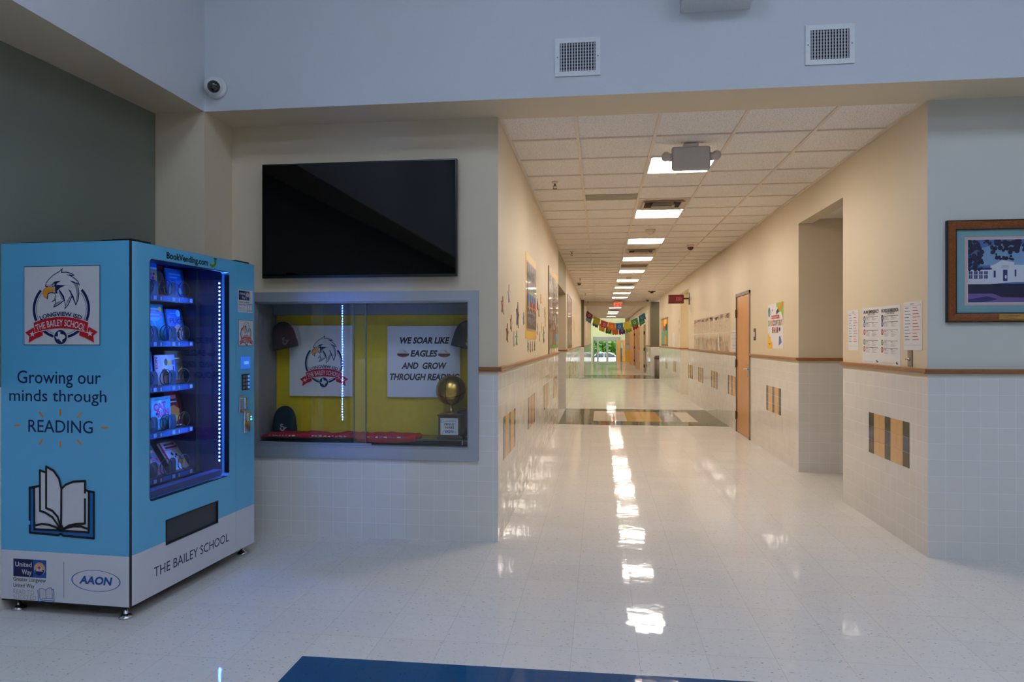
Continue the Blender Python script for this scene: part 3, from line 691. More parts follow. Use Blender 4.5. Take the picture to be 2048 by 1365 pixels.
# liner of the display compartment
WY0, WY1, WZ0, WZ1 = .149, .899, .574, 1.869
l = MB(); t = .012
l.box(-.70, -.05, WY1 + .012, WY1 + .03, .53, 1.91).box(-.70, -.05, .045, .06, .53, 1.91).box(-.712, -.70, .045, WY1 + .03, .53, 1.91).box(-.70, -.05, .06, WY1 + .012, 1.895, 1.91).box(-.70, -.05, .06, WY1 + .012, .53, .545)
l.build('liner', m_liner, vm)
MB().box(-.11, -.05, WY0 - .03, WY1 + .01, .545, .612).build('sill', M('sill_blue', (34, 66, 120), rough=.3), vm)
MB().box(-.222, -.212, WY1 - .028, WY1 + .011, .6, 1.88).build('guide_rail', m_blk, vm)
# door: frame round the window and the delivery slot, rounded towards the near corner
d = MB(); x0, x1 = -.05, 0
SY0, SY1, SZ0, SZ1 = .281, .776, .306, .444
d.box(x0, x1, .06, WY0, ZB, ZT).box(x0, x1, WY1, .976, ZB, ZT).box(x0, x1, WY0, WY1, WZ1, ZT).box(x0, x1, WY0, WY1, SZ1, WZ0).box(x0, x1, WY0, SY0, SZ0, SZ1).box(x0, x1, SY1, WY1, SZ0, SZ1).box(x0, x1, WY0, WY1, ZB, SZ0)
pr = [(-.004 + .0, .001)] + [(-.022 + .022 * math.sin(a), .06 - .06 * math.cos(a)) for a in [R(v) for v in range(20, 91, 10)]] + [(-.03, .06), (-.03, .001)]
d.prism(pr, ZB, ZT, lambda u, v, h: (u, v, h), 0, False)
for (cy, cz, sy, sz) in ((WY0, WZ0, 1, 1), (WY1, WZ0, -1, 1), (WY0, WZ1, 1, -1), (WY1, WZ1, -1, -1)):
    rr = .022; pts = [(cy, cz)] + [(cy + sy * (rr - rr * math.sin(R(a))), cz + sz * (rr - rr * math.cos(R(a)))) for a in range(0, 91, 15)]
    d.prism(pts, x0, x1, lambda u, v, h: (h, u, v))
d.build('door', m_vinyl, vm)
p = MB(); p.box(x0, x1, .9785, MW, ZB, ZT).build('control_panel', m_vinyl, vm)
b = MB(); e = .006
b.box(-.03, .0012, WY0 - .0, WY0 + .004, WZ0 + .02, WZ1 - .02).box(-.03, .0012, WY1 - .004, WY1, WZ0 + .02, WZ1 - .02).box(-.03, .0012, WY0 + .02, WY1 - .02, WZ1 - .004, WZ1).box(-.03, .0012, WY0 + .02, WY1 - .02, WZ0, WZ0 + .004); b.build('window_seal', m_blk, vm)
MB().box(-.022, -.016, WY0, WY1, WZ0, WZ1).build('window_glass', glass('pane_vending', (.96, .98, 1), .0, 1.0), vm)
sl = MB(); sl.box(-.022, -.006, SY0, SY1, SZ0, SZ1, 0); sl.box(-.02, .003, SY0, SY0 + .008, SZ0, SZ1, 1).box(-.02, .003, SY1 - .008, SY1, SZ0, SZ1, 1).box(-.02, .003, SY0, SY1, SZ0, SZ0 + .008, 1).box(-.02, .003, SY0, SY1, SZ1 - .008, SZ1, 1)
sl.build('delivery_flap', [M('flap_grey', (48, 54, 64), rough=.4), m_blk], vm)
for (x, y) in ((-.05, .035), (-.70, .05), (-.06, 1.15), (-.70, 1.15)):
    f = MB(); f.lathe([(.034, 0), (.034, .006), (.026, .014), (.016, .022), (.012, .024), (.012, .034), (.009, .036), (.009, .062)], (x, y, 0), 20); f.build('levelling_foot', m_chrome, vm)
# LED strips
m_led = emis('led_bead', (.05, .20, 1.0), LED)
for y, sgn, xo in ((WY1 + .010, -1, 0), (.062, 1, -.032)):
    s = MB(); s.box(-.082 + xo, -.058 + xo, min(y, y + sgn * .006), max(y, y + sgn * .006), .62, 1.83); st = s.build('led_strip', m_liner, vm)
    n = MB()
    for i in range(46):
        z = .668 + i * (1.13 / 45); n.rbox(-.0730 + xo, -.0670 + xo, min(y + sgn * .0061, y + sgn * .0080), max(y + sgn * .0061, y + sgn * .0080), z - .0034, z + .0034, .0008, n=1)
    n.build('led_beads', m_led, st)
# trays with coils, dividers and price labels
TR = [1.700, 1.428, 1.160, .890, .622]; CW = [.79, .62, .45, .28]
m_tray = M('tray_blue_black', (20, 26, 44), rough=.35, metal=.4); m_lab = ink('price_label', (130, 150, 180)); m_lab2 = ink('label_blue', (30, 70, 130))
for ti, z in enumerate(TR):
    t = MB(); t.box(-.66, -.232, .16, .885, z - .012, z).box(-.66, -.646, .16, .885, z, z + .03).box(-.234, -.226, .16, .885, z - .034, z + .004)
    tr = t.build('tray', m_tray, vm)
    random.seed(ti)
    for ci, cw in enumerate(CW):
        pts = [(-.256 + .036 * k / 30, cw + .048 * math.sin(k * 2 * PI / 20 + 2.6), z + .052 + .046 * math.cos(k * 2 * PI / 20 + 2.6)) for k in range(31)]
        MB().tube(pts, .0026, 6).build('coil', m_blk, tr)
        pl = MB(); w2 = .034; cy = cw - .088
        pl.prism([(cy - w2, z)] + [(cy + w2 * math.cos(R(a)), z + .062 + .03 * math.sin(R(a))) for a in range(180, -1, -15)] + [(cy + w2, z)], -.262, -.258, lambda u, v, h: (h, u, v)); pl.build('divider', m_blk, tr)
        A = Art(); A.rect(cw - .055, cw + .02, z - .028, z - .002, m_lab2, 1); A.rect(cw + .035, cw + .062, z - .027, z - .004, m_lab, 1); A.rect(cw - .075, cw - .062, z - .027, z - .006, m_lab, 1)
        A.build('price_label', tr, 'px', loc=(-.2258, 0, 0))
# printing on the near side (faces the camera)
A = Art(); A.rect(-.623, -.170, 1.4075, 1.8215, navy, 1).rect(-.6195, -.1735, 1.411, 1.818, white, 2); crest(A, -.6195, 1.411, .446, .407, 3); A.build('crest', vm)
for a_ in (('Growing our', -.4145, 1.2085, .066, .497), ('minds through', -.423, 1.115, .060, .578), ('READING', -.4045, .9535, .063, .383)):
    A = Art(); A.text(a_[0], a_[1], a_[2], a_[3], navy, 1, w=a_[4], bold=.004); A.build('lettering', vm)
A = Art()
for (u, v, a) in ((-.405, 1.058, 90), (-.52, 1.046, 130), (-.292, 1.046, 50), (-.665, .985, 0), (-.145, .985, 0), (-.52, .905, 230), (-.405, .893, 270), (-.292, .905, 310)):
    A.poly([(u + .021 * math.cos(t) * math.cos(R(a)) - .0055 * math.sin(t) * math.sin(R(a)), v + .021 * math.cos(t) * math.sin(R(a)) + .0055 * math.sin(t) * math.cos(R(a))) for t in [i * PI / 8 for i in range(16)]], orange, 1)
A.build('sunrays', vm)
A = Art(); open_book(A, -.588, .412, .385, .364); A.build('book_emblem', vm)
A = Art(); united_way(A, -.687, .2835, .199)
A.text('Greater Longview', -.687, .167, .020, black, 1, w=.196, align='l', bold=.008).text('United Way', -.687, .1345, .020, black, 1, w=.128, align='l', bold=.008)
A.text('READ TO', -.687, .098, .024, pgrey, 1, w=.125, align='l', bold=-.012).text('SUCCEED', -.687, .072, .022, pgrey, 1, w=.138, align='l', bold=-.012)
bl = ink('line_blue', (50, 104, 176))
A.line([(-.538, .125), (-.534, .066), (-.49, .074), (-.44, .074), (-.444, .135), (-.455, .132)], .004, bl, 2).line([(-.53, .132), (-.525, .078), (-.488, .084), (-.45, .086), (-.455, .142), (-.475, .14), (-.492, .128), (-.51, .136), (-.53, .132)], .003, bl, 2).line([(-.492, .128), (-.488, .084)], .003, bl, 2)
for k in range(5): A.line([(-.522, .124 - k * .008), (-.498, .122 - k * .008)], .0012, orange, 2).line([(-.484, .128 - k * .008), (-.462, .132 - k * .008)], .0012, orange, 2)
A.rect(-.384, -.382, .094, .283, navy, 1)
A.ring(-.196, .193, .137, .143, blueink, 1, ry=.385, n=60)
A.text('AAON', -.2, .176, .038, blueink, 2, w=.185, bold=.035, shear=.22)
A.build('sponsor_logos', vm)
# printing on the door and control panel
A = Art(); A.text('THE BAILEY SCHOOL', .539, .161, .052, navy, 1, w=.71, bold=.002); A.build('lettering', vm, 'px')
A = Art(); A.text('BookVending.com', .48, 1.886, .034, black, 1, w=.385, bold=.03); A.build('lettering', vm, 'px')
A = Art(); gr = ink('worm_green', (110, 160, 50))
A.line([(.695, 1.893), (.715, 1.886), (.735, 1.892), (.748, 1.905), (.745, 1.925)], .016, gr, 1).disc(.747, 1.922, .014, gr, 1).rect(.73, .765, 1.933, 1.939, navy, 2); A.build('bookworm', vm, 'px')
A = Art(); A.rect(1.0, 1.179, 1.618, 1.7675, white, 1); united_way(A, 1.008, 1.76, .13, 2)
A.text('Greater Longview', 1.008, 1.681, .011, black, 2, w=.125, align='l', bold=.008).text('United Way', 1.008, 1.664, .011, black, 2, w=.085, align='l', bold=.008).text('READ TO', 1.008, 1.642, .011, pgrey, 2, w=.075, align='l').text('SUCCEED', 1.008, 1.628, .010, pgrey, 2, w=.08, align='l')
A.line([(1.112, 1.672), (1.112, 1.626), (1.14, 1.632), (1.17, 1.63), (1.17, 1.676), (1.14, 1.672), (1.112, 1.672)], .004, bl, 2).line([(1.14, 1.672), (1.14, 1.632)], .003, bl, 2)
A.build('sponsor_sticker', vm, 'px')
A = Art(); A.rect(1.005, 1.183, 1.397, 1.569, navy, 1).rect(1.0075, 1.1805, 1.3995, 1.5665, white, 2); crest(A, 1.0075, 1.3995, .173, .167, 3); A.build('crest_sticker', vm, 'px')
b = MB(); b.rbox(0, .006, 1.033, 1.143, 1.247, 1.326, .002, n=1); sc_ = b.build('screen', emis('blue_screen', (.02, .16, .85), .75), vm)
A = Art(); A.rect(1.062, 1.118, 1.276, 1.296, emis('blue_screen_text', (.1, .4, 1), .9), 1); A.build('screen_readout', sc_, 'px', loc=(.0062, 0, 0))
b = MB(); b.rbox(0, .006, 1.04, 1.136, 1.105, 1.212, .003, n=1); kp = b.build('keypad', M('keypad_steel', (60, 66, 74), rough=.35, metal=.6), vm)
kb = MB()
for i in range(3):
    for j in range(4): kb.rbox(.006, .010, 1.05 + i * .029, 1.072 + i * .029, 1.115 + j * .024, 1.132 + j * .024, .002, 1 if i == 2 else 0, n=1)
kb.build('key', [M('key_grey', (120, 124, 130), rough=.4, metal=.4), emis('key_blue', (.05, .25, 1), .8)], kp)
b = MB(); b.rbox(0, .008, 1.008, 1.066, .962, 1.074, .003).rbox(.006, .040, 1.022, 1.052, .985, 1.06, .008); b.build('lock_handle', m_chrome, vm)
b = MB(); b.rbox(0, .012, 1.062, 1.132, .824, .970, .006); b.rbox(.01, .030, 1.074, 1.12, .90, .955, .008); cr = b.build('coin_return', m_chrome, vm)
MB().sphere((.0305, 1.11, .91), .006, 10).build('indicator', emis('led_green', (.05, .9, .55), 2.5), cr); MB().sphere((.0305, 1.11, .928), .005, 10).build('indicator', emis('led_blue', (.1, .5, 1), 2.5), cr)

# ---- books in the machine (each a thing of its own)
ca, sa = math.cos(PH), math.sin(PH)
def vm_world(x, y, z): return (-2.382 + x * ca + y * sa, 3.357 - x * sa + y * ca, z)
def book(label, w, h, y, z, dep, lean, body, draw, th=.012, rz=0):
    r = empty('book', vm_world(-dep, y, z), PI / 2 - PH, label, 'book', 'books in the vending machine')
    r.rotation_euler = (R(-lean), 0, PI / 2 - PH + R(rz))
    MB().rbox(-w / 2, w / 2, 0, th, 0, h, .0015, n=1).build('cover', M('cover_' + body[0], body[1], rough=.25, coat=.6, var=.03), r)
    MB().box(-w / 2 + .003, w / 2 - .0005, .002, th - .002, h - .0005, h + .0005).build('pages', paper, r)
    A = Art(.0005); draw(A, w, h); A.build('cover_art', r)
sky = ink('sky', (70, 176, 220)); cy = ink('cyan', (120, 214, 236)); lilac = ink('lilac', (180, 140, 224)); pink = ink('hotpink', (220, 30, 140)); tan = ink('skin', (214, 170, 140)); brown = ink('brown', (120, 84, 60)); yel = ink('yellow', (236, 206, 60)); dred = ink('darkred', (140, 20, 30)); grn = ink('green', (70, 150, 70)); cream = ink('cream', (226, 220, 190)); midb = ink('midblue', (40, 96, 180)); fire = ink('fire', (236, 130, 40)); teal = ink('teal', (30, 120, 130))
def d1(A, w, h):
    A.rect(-w / 2, w / 2, h * .86, h, midb, 1).rect(-w / 2, w / 2, h * .8, h * .86, cy, 1)
    A.disc(-w * .1, h * .46, w * .36, teal, 1); A.disc(-w * .08, h * .5, w * .28, lilac, 2); A.disc(-w * .18, h * .48, w * .08, white, 3); A.disc(w * .05, h * .48, w * .09, white, 3); A.disc(.0, h * .46, w * .03, black, 4)
    for k in range(7): A.disc(w * (.26 + .05 * math.sin(k * 2)), h * (.72 - k * .06), w * .05, red if k % 2 else lilac, 3)
    A.disc(-w * .2, h * .15, w * .12, red, 3)
def d2(A, w, h):
    A.rect(-w * .36, w * .36, h * .83, h * .93, dred, 1)
    A.poly([(-w * .4, h * .2), (-w * .4, h * .62), (-w * .05, h * .78), (w * .3, h * .7), (w * .42, h * .3), (w * .1, h * .25)], teal, 1); A.poly([(w * .0, h * .3), (w * .05, h * .72), (w * .28, h * .68), (w * .36, h * .34)], brown, 2)
    A.poly([(-w * .45, h * .5), (-w * .3, h * .5), (w * .1, h * .38), (0, h * .3)], lilac, 3); A.rect(-w * .1, w * .25, h * .04, h * .1, red, 2)
def d3(A, w, h):
    A.rect(-w * .35, w * .3, h * .78, h * .84, sky, 1).rect(-w * .35, w * .1, h * .68, h * .71, cy, 1)
    A.ring(-w * .15, h * .52, w * .08, w * .11, navy, 1, n=16); A.line([(-w * .05, h * .5), (w * .2, h * .4), (w * .3, h * .25)], w * .03, navy, 1); A.disc(w * .15, h * .25, w * .12, cy, 2); A.disc(-w * .1, h * .15, w * .1, lilac, 1)
def d4(A, w, h):
    A.rect(-w / 2, w / 2, h * .05, h * .45, grn, 1); A.disc(w * .12, h * .28, w * .22, orange, 2); A.disc(w * .12, h * .25, w * .16, tan, 3); A.disc(w * .1, h * .18, w * .07, red, 4); A.disc(w * .3, h * .4, w * .1, yel, 2)
def d5(A, w, h):
    A.disc(-w * .12, h * .68, w * .36, cy, 1, ry=h * .15); A.disc(w * .3, h * .87, w * .09, yel, 1)
    A.rect(-w * .4, w * .2, h * .84, h * .89, white, 2).rect(-w * .26, w * .34, h * .74, h * .79, lilac, 2).rect(-w * .3, w * .34, h * .64, h * .69, lilac, 2)
    A.disc(0, h * .35, w * .32, sky, 1); A.disc(-w * .2, h * .14, w * .14, lilac, 2); A.line([(-w * .2, h * .62), (w * .05, h * .2)], w * .05, cy, 2)
def d6(A, w, h):
    A.text('PUG', 0, h * .56, h * .15, navy, 1, w=w * .72, bold=.02); A.disc(w * .22, h * .88, w * .14, cy, 1); A.rect(-w * .3, w * .2, h * .86, h * .89, sky, 1)
    A.disc(w * .12, h * .32, w * .27, tan, 1); A.disc(w * .05, h * .2, w * .13, brown, 2); A.disc(w * .22, h * .37, w * .05, black, 2); A.disc(-w * .08, h * .37, w * .05, black, 2); A.disc(w * .12, h * .06, w * .16, tan, 1)
def d7(A, w, h):
    for k in range(7): A.line([(-w * .4 + k * w * .12, h * .95), (-w * .3 + k * w * .12, h * .5), (-w * .36 + k * w * .1, h * .3)], w * .035, cy if k % 2 else sky, 1)
    A.disc(w * .1, h * .15, w * .2, fire, 2); A.disc(-w * .1, h * .2, w * .15, white, 2)
def d8(A, w, h):
    A.text('EON', -w * .42, h * .74, w * .12, red, 1, w=h * .38, bold=.03, rot=PI / 2); A.rect(-w * .24, -w * .23, h * .62, h * .92, black, 1).rect(-w * .15, -w * .14, h * .64, h * .92, black, 1)
    A.disc(w * .02, h * .76, w * .09, brown, 1, ry=h * .12); A.rect(w * .12, w * .32, h * .64, h * .82, yel, 1); A.poly([(w * .32, h * .68), (w * .46, h * .66), (w * .47, h * .84), (w * .32, h * .8)], midb, 1)
    A.poly([(-w * .2, h * .52), (-w * .05, h * .56), (w * .15, h * .4), (w * .42, h * .45), (w * .46, h * .02), (-w * .15, h * .04)], brown, 1); A.poly([(-w * .1, h * .3), (w * .3, h * .34), (w * .4, h * .05), (-w * .08, h * .06)], tan, 2); A.rect(w * .38, w * .44, h * .26, h * .62, red, 2)
def d9(A, w, h):
    A.disc(w * .05, h * .78, w * .36, brown, 1, ry=h * .08); A.rect(-w * .25, w * .35, h * .75, h * .79, cream, 2)
    A.poly([(-w * .3, h * .66), (w * .2, h * .66), (0, h * .2), (-w * .1, h * .2)], midb, 1); A.poly([(w * .1, h * .7), (w * .4, h * .5), (w * .45, h * .3), (w * .1, h * .3)], brown, 2); A.line([(w * .2, h * .36), (w * .42, h * .5)], w * .06, yel, 3); A.rect(-w * .25, w * .25, h * .06, h * .12, red, 2)
def d10(A, w, h):
    A.rect(-w * .35, w * .35, h * .915, h * .93, black, 1)
    A.text('CAT', -w * .08, h * .62, h * .20, pink, 1, w=w * .66, bold=.04, rot=R(6)).text('RUN', w * .08, h * .42, h * .19, pink, 1, w=w * .62, bold=.04, rot=R(6))
    A.disc(-w * .28, h * .5, w * .05, navy, 2); A.line([(-w * .2, h * .3), (w * .1, h * .34), (w * .3, h * .22)], w * .03, navy, 2).line([(w * .0, h * .32), (w * .02, h * .08)], w * .03, navy, 2); A.rect(-w * .05, w * .25, h * .03, h * .06, red, 2)
def d11(A, w, h):
    A.rect(-w * .2, w * .2, h * .8, h * .9, ink('coral', (226, 110, 80)), 1).rect(-w * .3, w * .2, h * .7, h * .73, cream, 1)
    A.poly([(-w * .3, h * .58), (0, h * .62), (w * .3, h * .5), (w * .25, h * .2), (-w * .25, h * .2)], fire, 1); A.poly([(-w * .2, h * .56), (.02, h * .22), (w * .12, h * .22)], yel, 2); A.disc(0, h * .24, w * .14, yel, 2); A.disc(-w * .1, h * .12, w * .12, brown, 2); A.rect(-w * .2, w * .3, h * .03, h * .06, cream, 2)
def d12(A, w, h):
    random.seed(3)
    for k in range(46): A.disc(random.uniform(-.42, .42) * w, random.uniform(.2, .8) * h, random.uniform(.03, .09) * w, random.choice([red, cy, yel, grn, tan, lilac, midb, white]), 1 + k % 4, n=10)
    A.rect(-w * .3, w * .35, h * .1, h * .14, pink, 2).rect(-w / 2, w / 2, h * .84, h * .98, teal, 2)
def d13(A, w, h):
    A.rect(-w / 2, -w * .4, 0, h, red, 1).rect(-w * .28, w * .3, h * .86, h * .93, dred, 1).rect(-w * .28, w * .4, h * .75, h * .82, dred, 1).rect(-w * .4, w * .5, h * .70, h * .715, red, 1)
    A.disc(0, h * .48, w * .13, white, 1); A.disc(-w * .1, h * .55, w * .07, black, 2); A.disc(w * .1, h * .5, w * .06, black, 2); A.disc(0, h * .44, w * .04, black, 2); A.poly([(w * .1, h * .3), (w * .2, h * .48), (w * .34, h * .3)], brown, 2); A.disc(w * .12, h * .24, w * .12, orange, 3); A.disc(-w * .2, h * .15, w * .12, cy, 2); A.rect(-w * .45, -w * .35, h * .02, h * .12, pink, 3)
def d14(A, w, h):
    A.poly([(-w / 2, h * .2), (w * .3, h * .6), (w / 2, h * .5), (-w * .2, 0), (-w / 2, 0)], cy, 1); A.line([(-w * .4, h * .1), (w * .4, h * .5)], w * .08, white, 2); A.disc(0, h * .75, w * .2, lilac, 1); A.disc(w * .25, h * .2, w * .1, red, 2)
book('yellow picture book with blue top band, top shelf left', .165, .200, .527, TR[0] + .001, .282, 6, ('y', (226, 204, 120)), d1)
book('dark teal picture book on the top shelf, middle', .16, .205, .648, TR[0] + .001, .300, 9, ('t', (44, 74, 92)), d2)
book('plain bright blue book on the top shelf, right', .172, .183, .792, TR[0] + .001, .285, 8, ('b', (60, 140, 226)), d3)
book('green and blue picture book, second shelf left edge', .16, .222, .482, TR[1] + .001, .285, 10, ('g', (110, 200, 226)), d4)
book('tall pale blue book with cloud title, second shelf middle', .17, .230, .636, TR[1] + .001, .296, 11, ('c', (80, 180, 220)), d5)
book('blue book titled PUG with a pug face', .155, .202, .796, TR[1] + .001, .285, 9, ('p', (70, 130, 210)), d6)
book('book wrapped in shiny blue plastic, third shelf left', .155, .205, .492, TR[2] + .001, .285, 5, ('w', (60, 120, 190)), d7)
book('white book with red EON letters up its side', .178, .184, .682, TR[2] + .001, .285, 3, ('e', (214, 216, 232)), d8)
book('khaki topped adventure book, third shelf right', .155, .208, .810, TR[2] + .001, .305, 7, ('k', (150, 146, 110)), d9)
book('pale blue book titled CAT RUN in pink, in front', .172, .2, .646, TR[3] + .001, .285, 3, ('r', (110, 206, 226)), d10)
book('CAT RUN copy peeking out at the left of the other', .165, .2, .470, TR[3] + .001, .300, 4, ('r', (110, 206, 226)), d10)
book('red book with erupting fire cover, fourth shelf right', .150, .224, .806, TR[3] + .001, .296, 11, ('f', (130, 30, 34)), d11)
book('crowded multicoloured cover lying back, lowest shelf left', .175, .2, .600, TR[4] + .001, .285, 34, ('m', (150, 150, 190)), d12)
book('white panda book with red spine, lowest shelf right', .17, .2, .838, TR[4] + .001, .285, 34, ('s', (220, 214, 216)), d13)
book('blue and white book leaning low, lowest shelf front left', .16, .17, .430, TR[4] + .001, .285, 30, ('n', (40, 100, 190)), d14)

# ---------------------------------------------------------------- built-in showcase
sh = empty('display_case', (-1.7365, YF, 0), 0, 'built-in showcase with silver frame and yellow paper back under the television', 'display case')
dx = 1.7365
def lx_(x): return x + dx
f = MB(); b = .071
for (a0, a1, z0, z1) in ((CX0 - b, CX1 + b, CZ1, CZ1 + b), (CX0 - b, CX1 + b, CZ0 - b - .01, CZ0)): f.box(lx_(a0), lx_(a1), -.022, .05, z0, z1)
for (a0, a1) in ((CX0 - b, CX0), (CX1, CX1 + b)): f.box(lx_(a0), lx_(a1), -.022, .05, CZ0, CZ1)
for (a0, a1, z0, z1) in ((CX0, CX1, CZ1 - .012, CZ1), (CX0, CX1, CZ0, CZ0 + .012)): f.box(lx_(a0), lx_(a1), -.008, .06, z0, z1)
for x in (CX0, CX1 - .01): f.box(lx_(x), lx_(x + .01), -.008, .06, CZ0 + .012, CZ1 - .012)
f.build('frame', m_alu, sh)
l = MB(); z0, z1 = CZ0 - .0, CZ1
l.box(lx_(CX0) , lx_(CX0) + .006, .06, .36, z0, z1).box(lx_(CX1) - .006, lx_(CX1), .06, .36, z0, z1).box(lx_(CX0), lx_(CX1), .06, .36, z1 - .006, z1).box(lx_(CX0), lx_(CX1), .352, .358, z0, z1)
l.build('lining', M('lining_grey', (150, 148, 152), rough=.6), sh)
MB().box(lx_(CX0), lx_(CX1), .06, .36, z0, z0 + .006).build('base_board', m_blk, sh)
MB().box(lx_(CX0) + .008, lx_(CX1) - .008, .30, .352, 1.634, CZ1 - .006).build('valance', M('valance_grey', (140, 146, 156), rough=.45), sh)
yp = MB()
n = 60
vs = []; 
for i in range(n + 1):
    for j in range(25):
        x = lx_(CX0) + .012 + (CX1 - CX0 - .024) * i / n; z = .70 + (1.632 - .70) * j / 24
        vs.append((x, .347 - .004 * abs(math.sin(i * 1.7 + j * .35)) * (1 if j < 9 else .35) - (.02 * math.exp(-((z - .73) / .03) ** 2) * (.6 + .4 * math.sin(i * .5))), z))
yp.add(vs, [(i * 25 + j, (i + 1) * 25 + j, (i + 1) * 25 + j + 1, i * 25 + j + 1) for i in range(n) for j in range(24)], 0, True)
yp.build('backing_paper', M('yellow_paper', (224, 194, 8), rough=.6, scale=20, var=.06), sh)
g = MB(); g.box(lx_(CX0) + .01, lx_(CX1) - .01, .085, .325, .704, .712); s_ = g.build('shelf', M('shelf_glass', (70, 86, 70), rough=.1, var=0), sh)
for x in (-2.40, -2.30, -1.62, -1.0, -.95):
    MB().box(lx_(x), lx_(x) + .008, .10, .108, .663, .704).build('bracket', m_chrome, s_)
MB().box(lx_(CX0) + .01, lx_(-1.70), .040, .046, CZ0 + .012, CZ1 - .012).build('sliding_pane', glass('pane_case', (.98, .99, .99), .01, 1.1), sh)
MB().box(lx_(-1.80), lx_(CX1) - .01, .052, .058, CZ0 + .012, CZ1 - .012).build('sliding_pane', MATS['pane_case'], sh)
b_ = MB(); b_.box(lx_(-1.706), lx_(-1.700), .038, .048, CZ0 + .012, CZ1 - .012).box(lx_(-1.80), lx_(-1.795), .050, .0595, CZ0 + .012, CZ1 - .012); b_.build('pane_edge', M('pane_edge', (90, 110, 120), rough=.2), sh)
MB().box(lx_(CX0), lx_(-1.66), .030, .039, CZ0 + .012, CZ0 + .024).build('track', m_alu, sh)
# posters in the showcase
r = empty('poster', (-2.16, YF + .318, 1.0), 0, 'white school crest poster pinned on the yellow paper', 'poster')
MB().box(-.255, .255, .0, .003, 0, .55).build('sheet', paper, r); A = Art(); crest(A, -.175, .068, .405, .415, 1); A.build('crest', r)
r = empty('poster', (-1.34, YF + .318, 1.0), 0, 'white poster lettered WE SOAR LIKE EAGLES in the showcase', 'poster')
MB().box(-.285, .285, .0, .003, 0, .545).build('sheet', paper, r)
A = Art()
for t, v, u, w_ in (('WE SOAR LIKE', .412, .0, .39), ('EAGLES', .312, 0, .205), ('AND  GROW', .218, 0, .345), ('THROUGH READING', .132, .0, .545)): A.text(t, u, v, .045, black, 1, w=w_, shear=.2, bold=.04)
A.build('lettering', r)
for s in (-1, 1):
    A = Art(); u = s * .16; br_ = ink('ball_brown', (120, 66, 34))
    A.disc(u, .328, .048, br_, 1, ry=.022); A.poly([(u - .045, .335), (u - .03, .358), (u, .368), (u + .028, .355), (u + .045, .335)], white, 2); A.poly([(u - .0, .36), (u + .024, .35), (u + .03, .342), (u + .01, .344)], ygold, 3); A.line([(u - .04, .326), (u + .035, .326)], .004, black, 3)
    A.build('football_emblem', r)
# beanies
m_bag = glass('clear_bag', (1, 1, 1), .02, .5)
def beanie(x, y, z, w, h, rgb, mark, label, tilt=0, logo=(.02, .22)):
    r = empty('beanie', (x, y, z), 0, label, 'beanie hat'); r.rotation_euler = (0, R(tilt), 0)
    b = MB(); n = 24; rows = 12; vs = []
    for j in range(rows + 1):
        t = j / rows; k = (1.0 if t < .22 else math.sqrt(max(.0, 1 - ((t - .22) / .80) ** 2.6)))
        k = max(k, .08)
        for i in range(n):
            a = 2 * PI * i / n; rib = 1 + .025 * math.cos(i * PI)
            vs.append((w / 2 * k * math.cos(a) * rib, .055 * k * math.sin(a) * rib - (.006 * math.sin(a) * -1 if t < .22 else 0) + 0, h * t))
    fs = [(j * n + i, j * n + (i + 1) % n, (j + 1) * n + (i + 1) % n, (j + 1) * n + i) for j in range(rows) for i in range(n)] + [tuple(range(n - 1, -1, -1)), tuple(range(rows * n, rows * n + n))]
    b.add(vs, fs, 0, True); m = M('knit_%d' % rgb[0], rgb, rough=.9, bump=.6, scale=90, var=.12); b.build('crown', m, r)
    c = MB(); vs = []
    for z_ in (0, h * .26):
        for i in range(n * 2):
            a = 2 * PI * i / (n * 2); q = 1 + .02 * (i % 2); vs.append((w / 2 * 1.03 * math.cos(a) * q, .060 * math.sin(a) * q, z_))
    q = n * 2; c.add(vs, [(i, (i + 1) % q, q + (i + 1) % q, q + i) for i in range(q)], 0, True); c.build('cuff', m, r)
    A = Art(); lm = ink('logo_%s' % mark[0], mark[1]); u, v = logo[0], h * logo[1]; q = w / .2
    A.ring(u, v, .010 * q, .021 * q, lm, 1, a0=R(150), a1=R(420), n=14).ring(u - .004, v + .026 * q, .006 * q, .014 * q, lm, 1, a0=R(30), a1=R(320), n=12).line([(u + .018 * q, v), (u + .034 * q, v + .012 * q)], .009 * q, lm, 1); A.build('logo', r, loc=(0, -.066, 0))
    bag = MB(); bag.rbox(-w / 2 - .012, w / 2 + .016, -.070, .064, -.004, h + .01, .02); bag.build('clear_bag', m_bag, r)
m_ = (150, 160, 165)
beanie(-2.415, YF + .255, 1.375, .19, .205, (70, 36, 30), ('a', (130, 120, 116)), 'brown bagged beanie at the top left of the showcase', -11, (.03, .2))
beanie(-1.015, YF + .255, 1.378, .19, .205, (26, 34, 56), ('b', (150, 160, 60)), 'navy bagged beanie at the top right of the showcase', 12, (.04, .2))
beanie(-2.415, YF + .235, .728, .185, .200, (14, 28, 36), ('c', (206, 206, 206)), 'black bagged beanie standing on the red shirts', 0, (.01, .17))
beanie(-1.02, YF + .258, .724, .19, .185, (24, 30, 44), ('d', (80, 100, 150)), 'dark bagged beanie half hidden behind the gold trophy', 0, (-.04, .6))
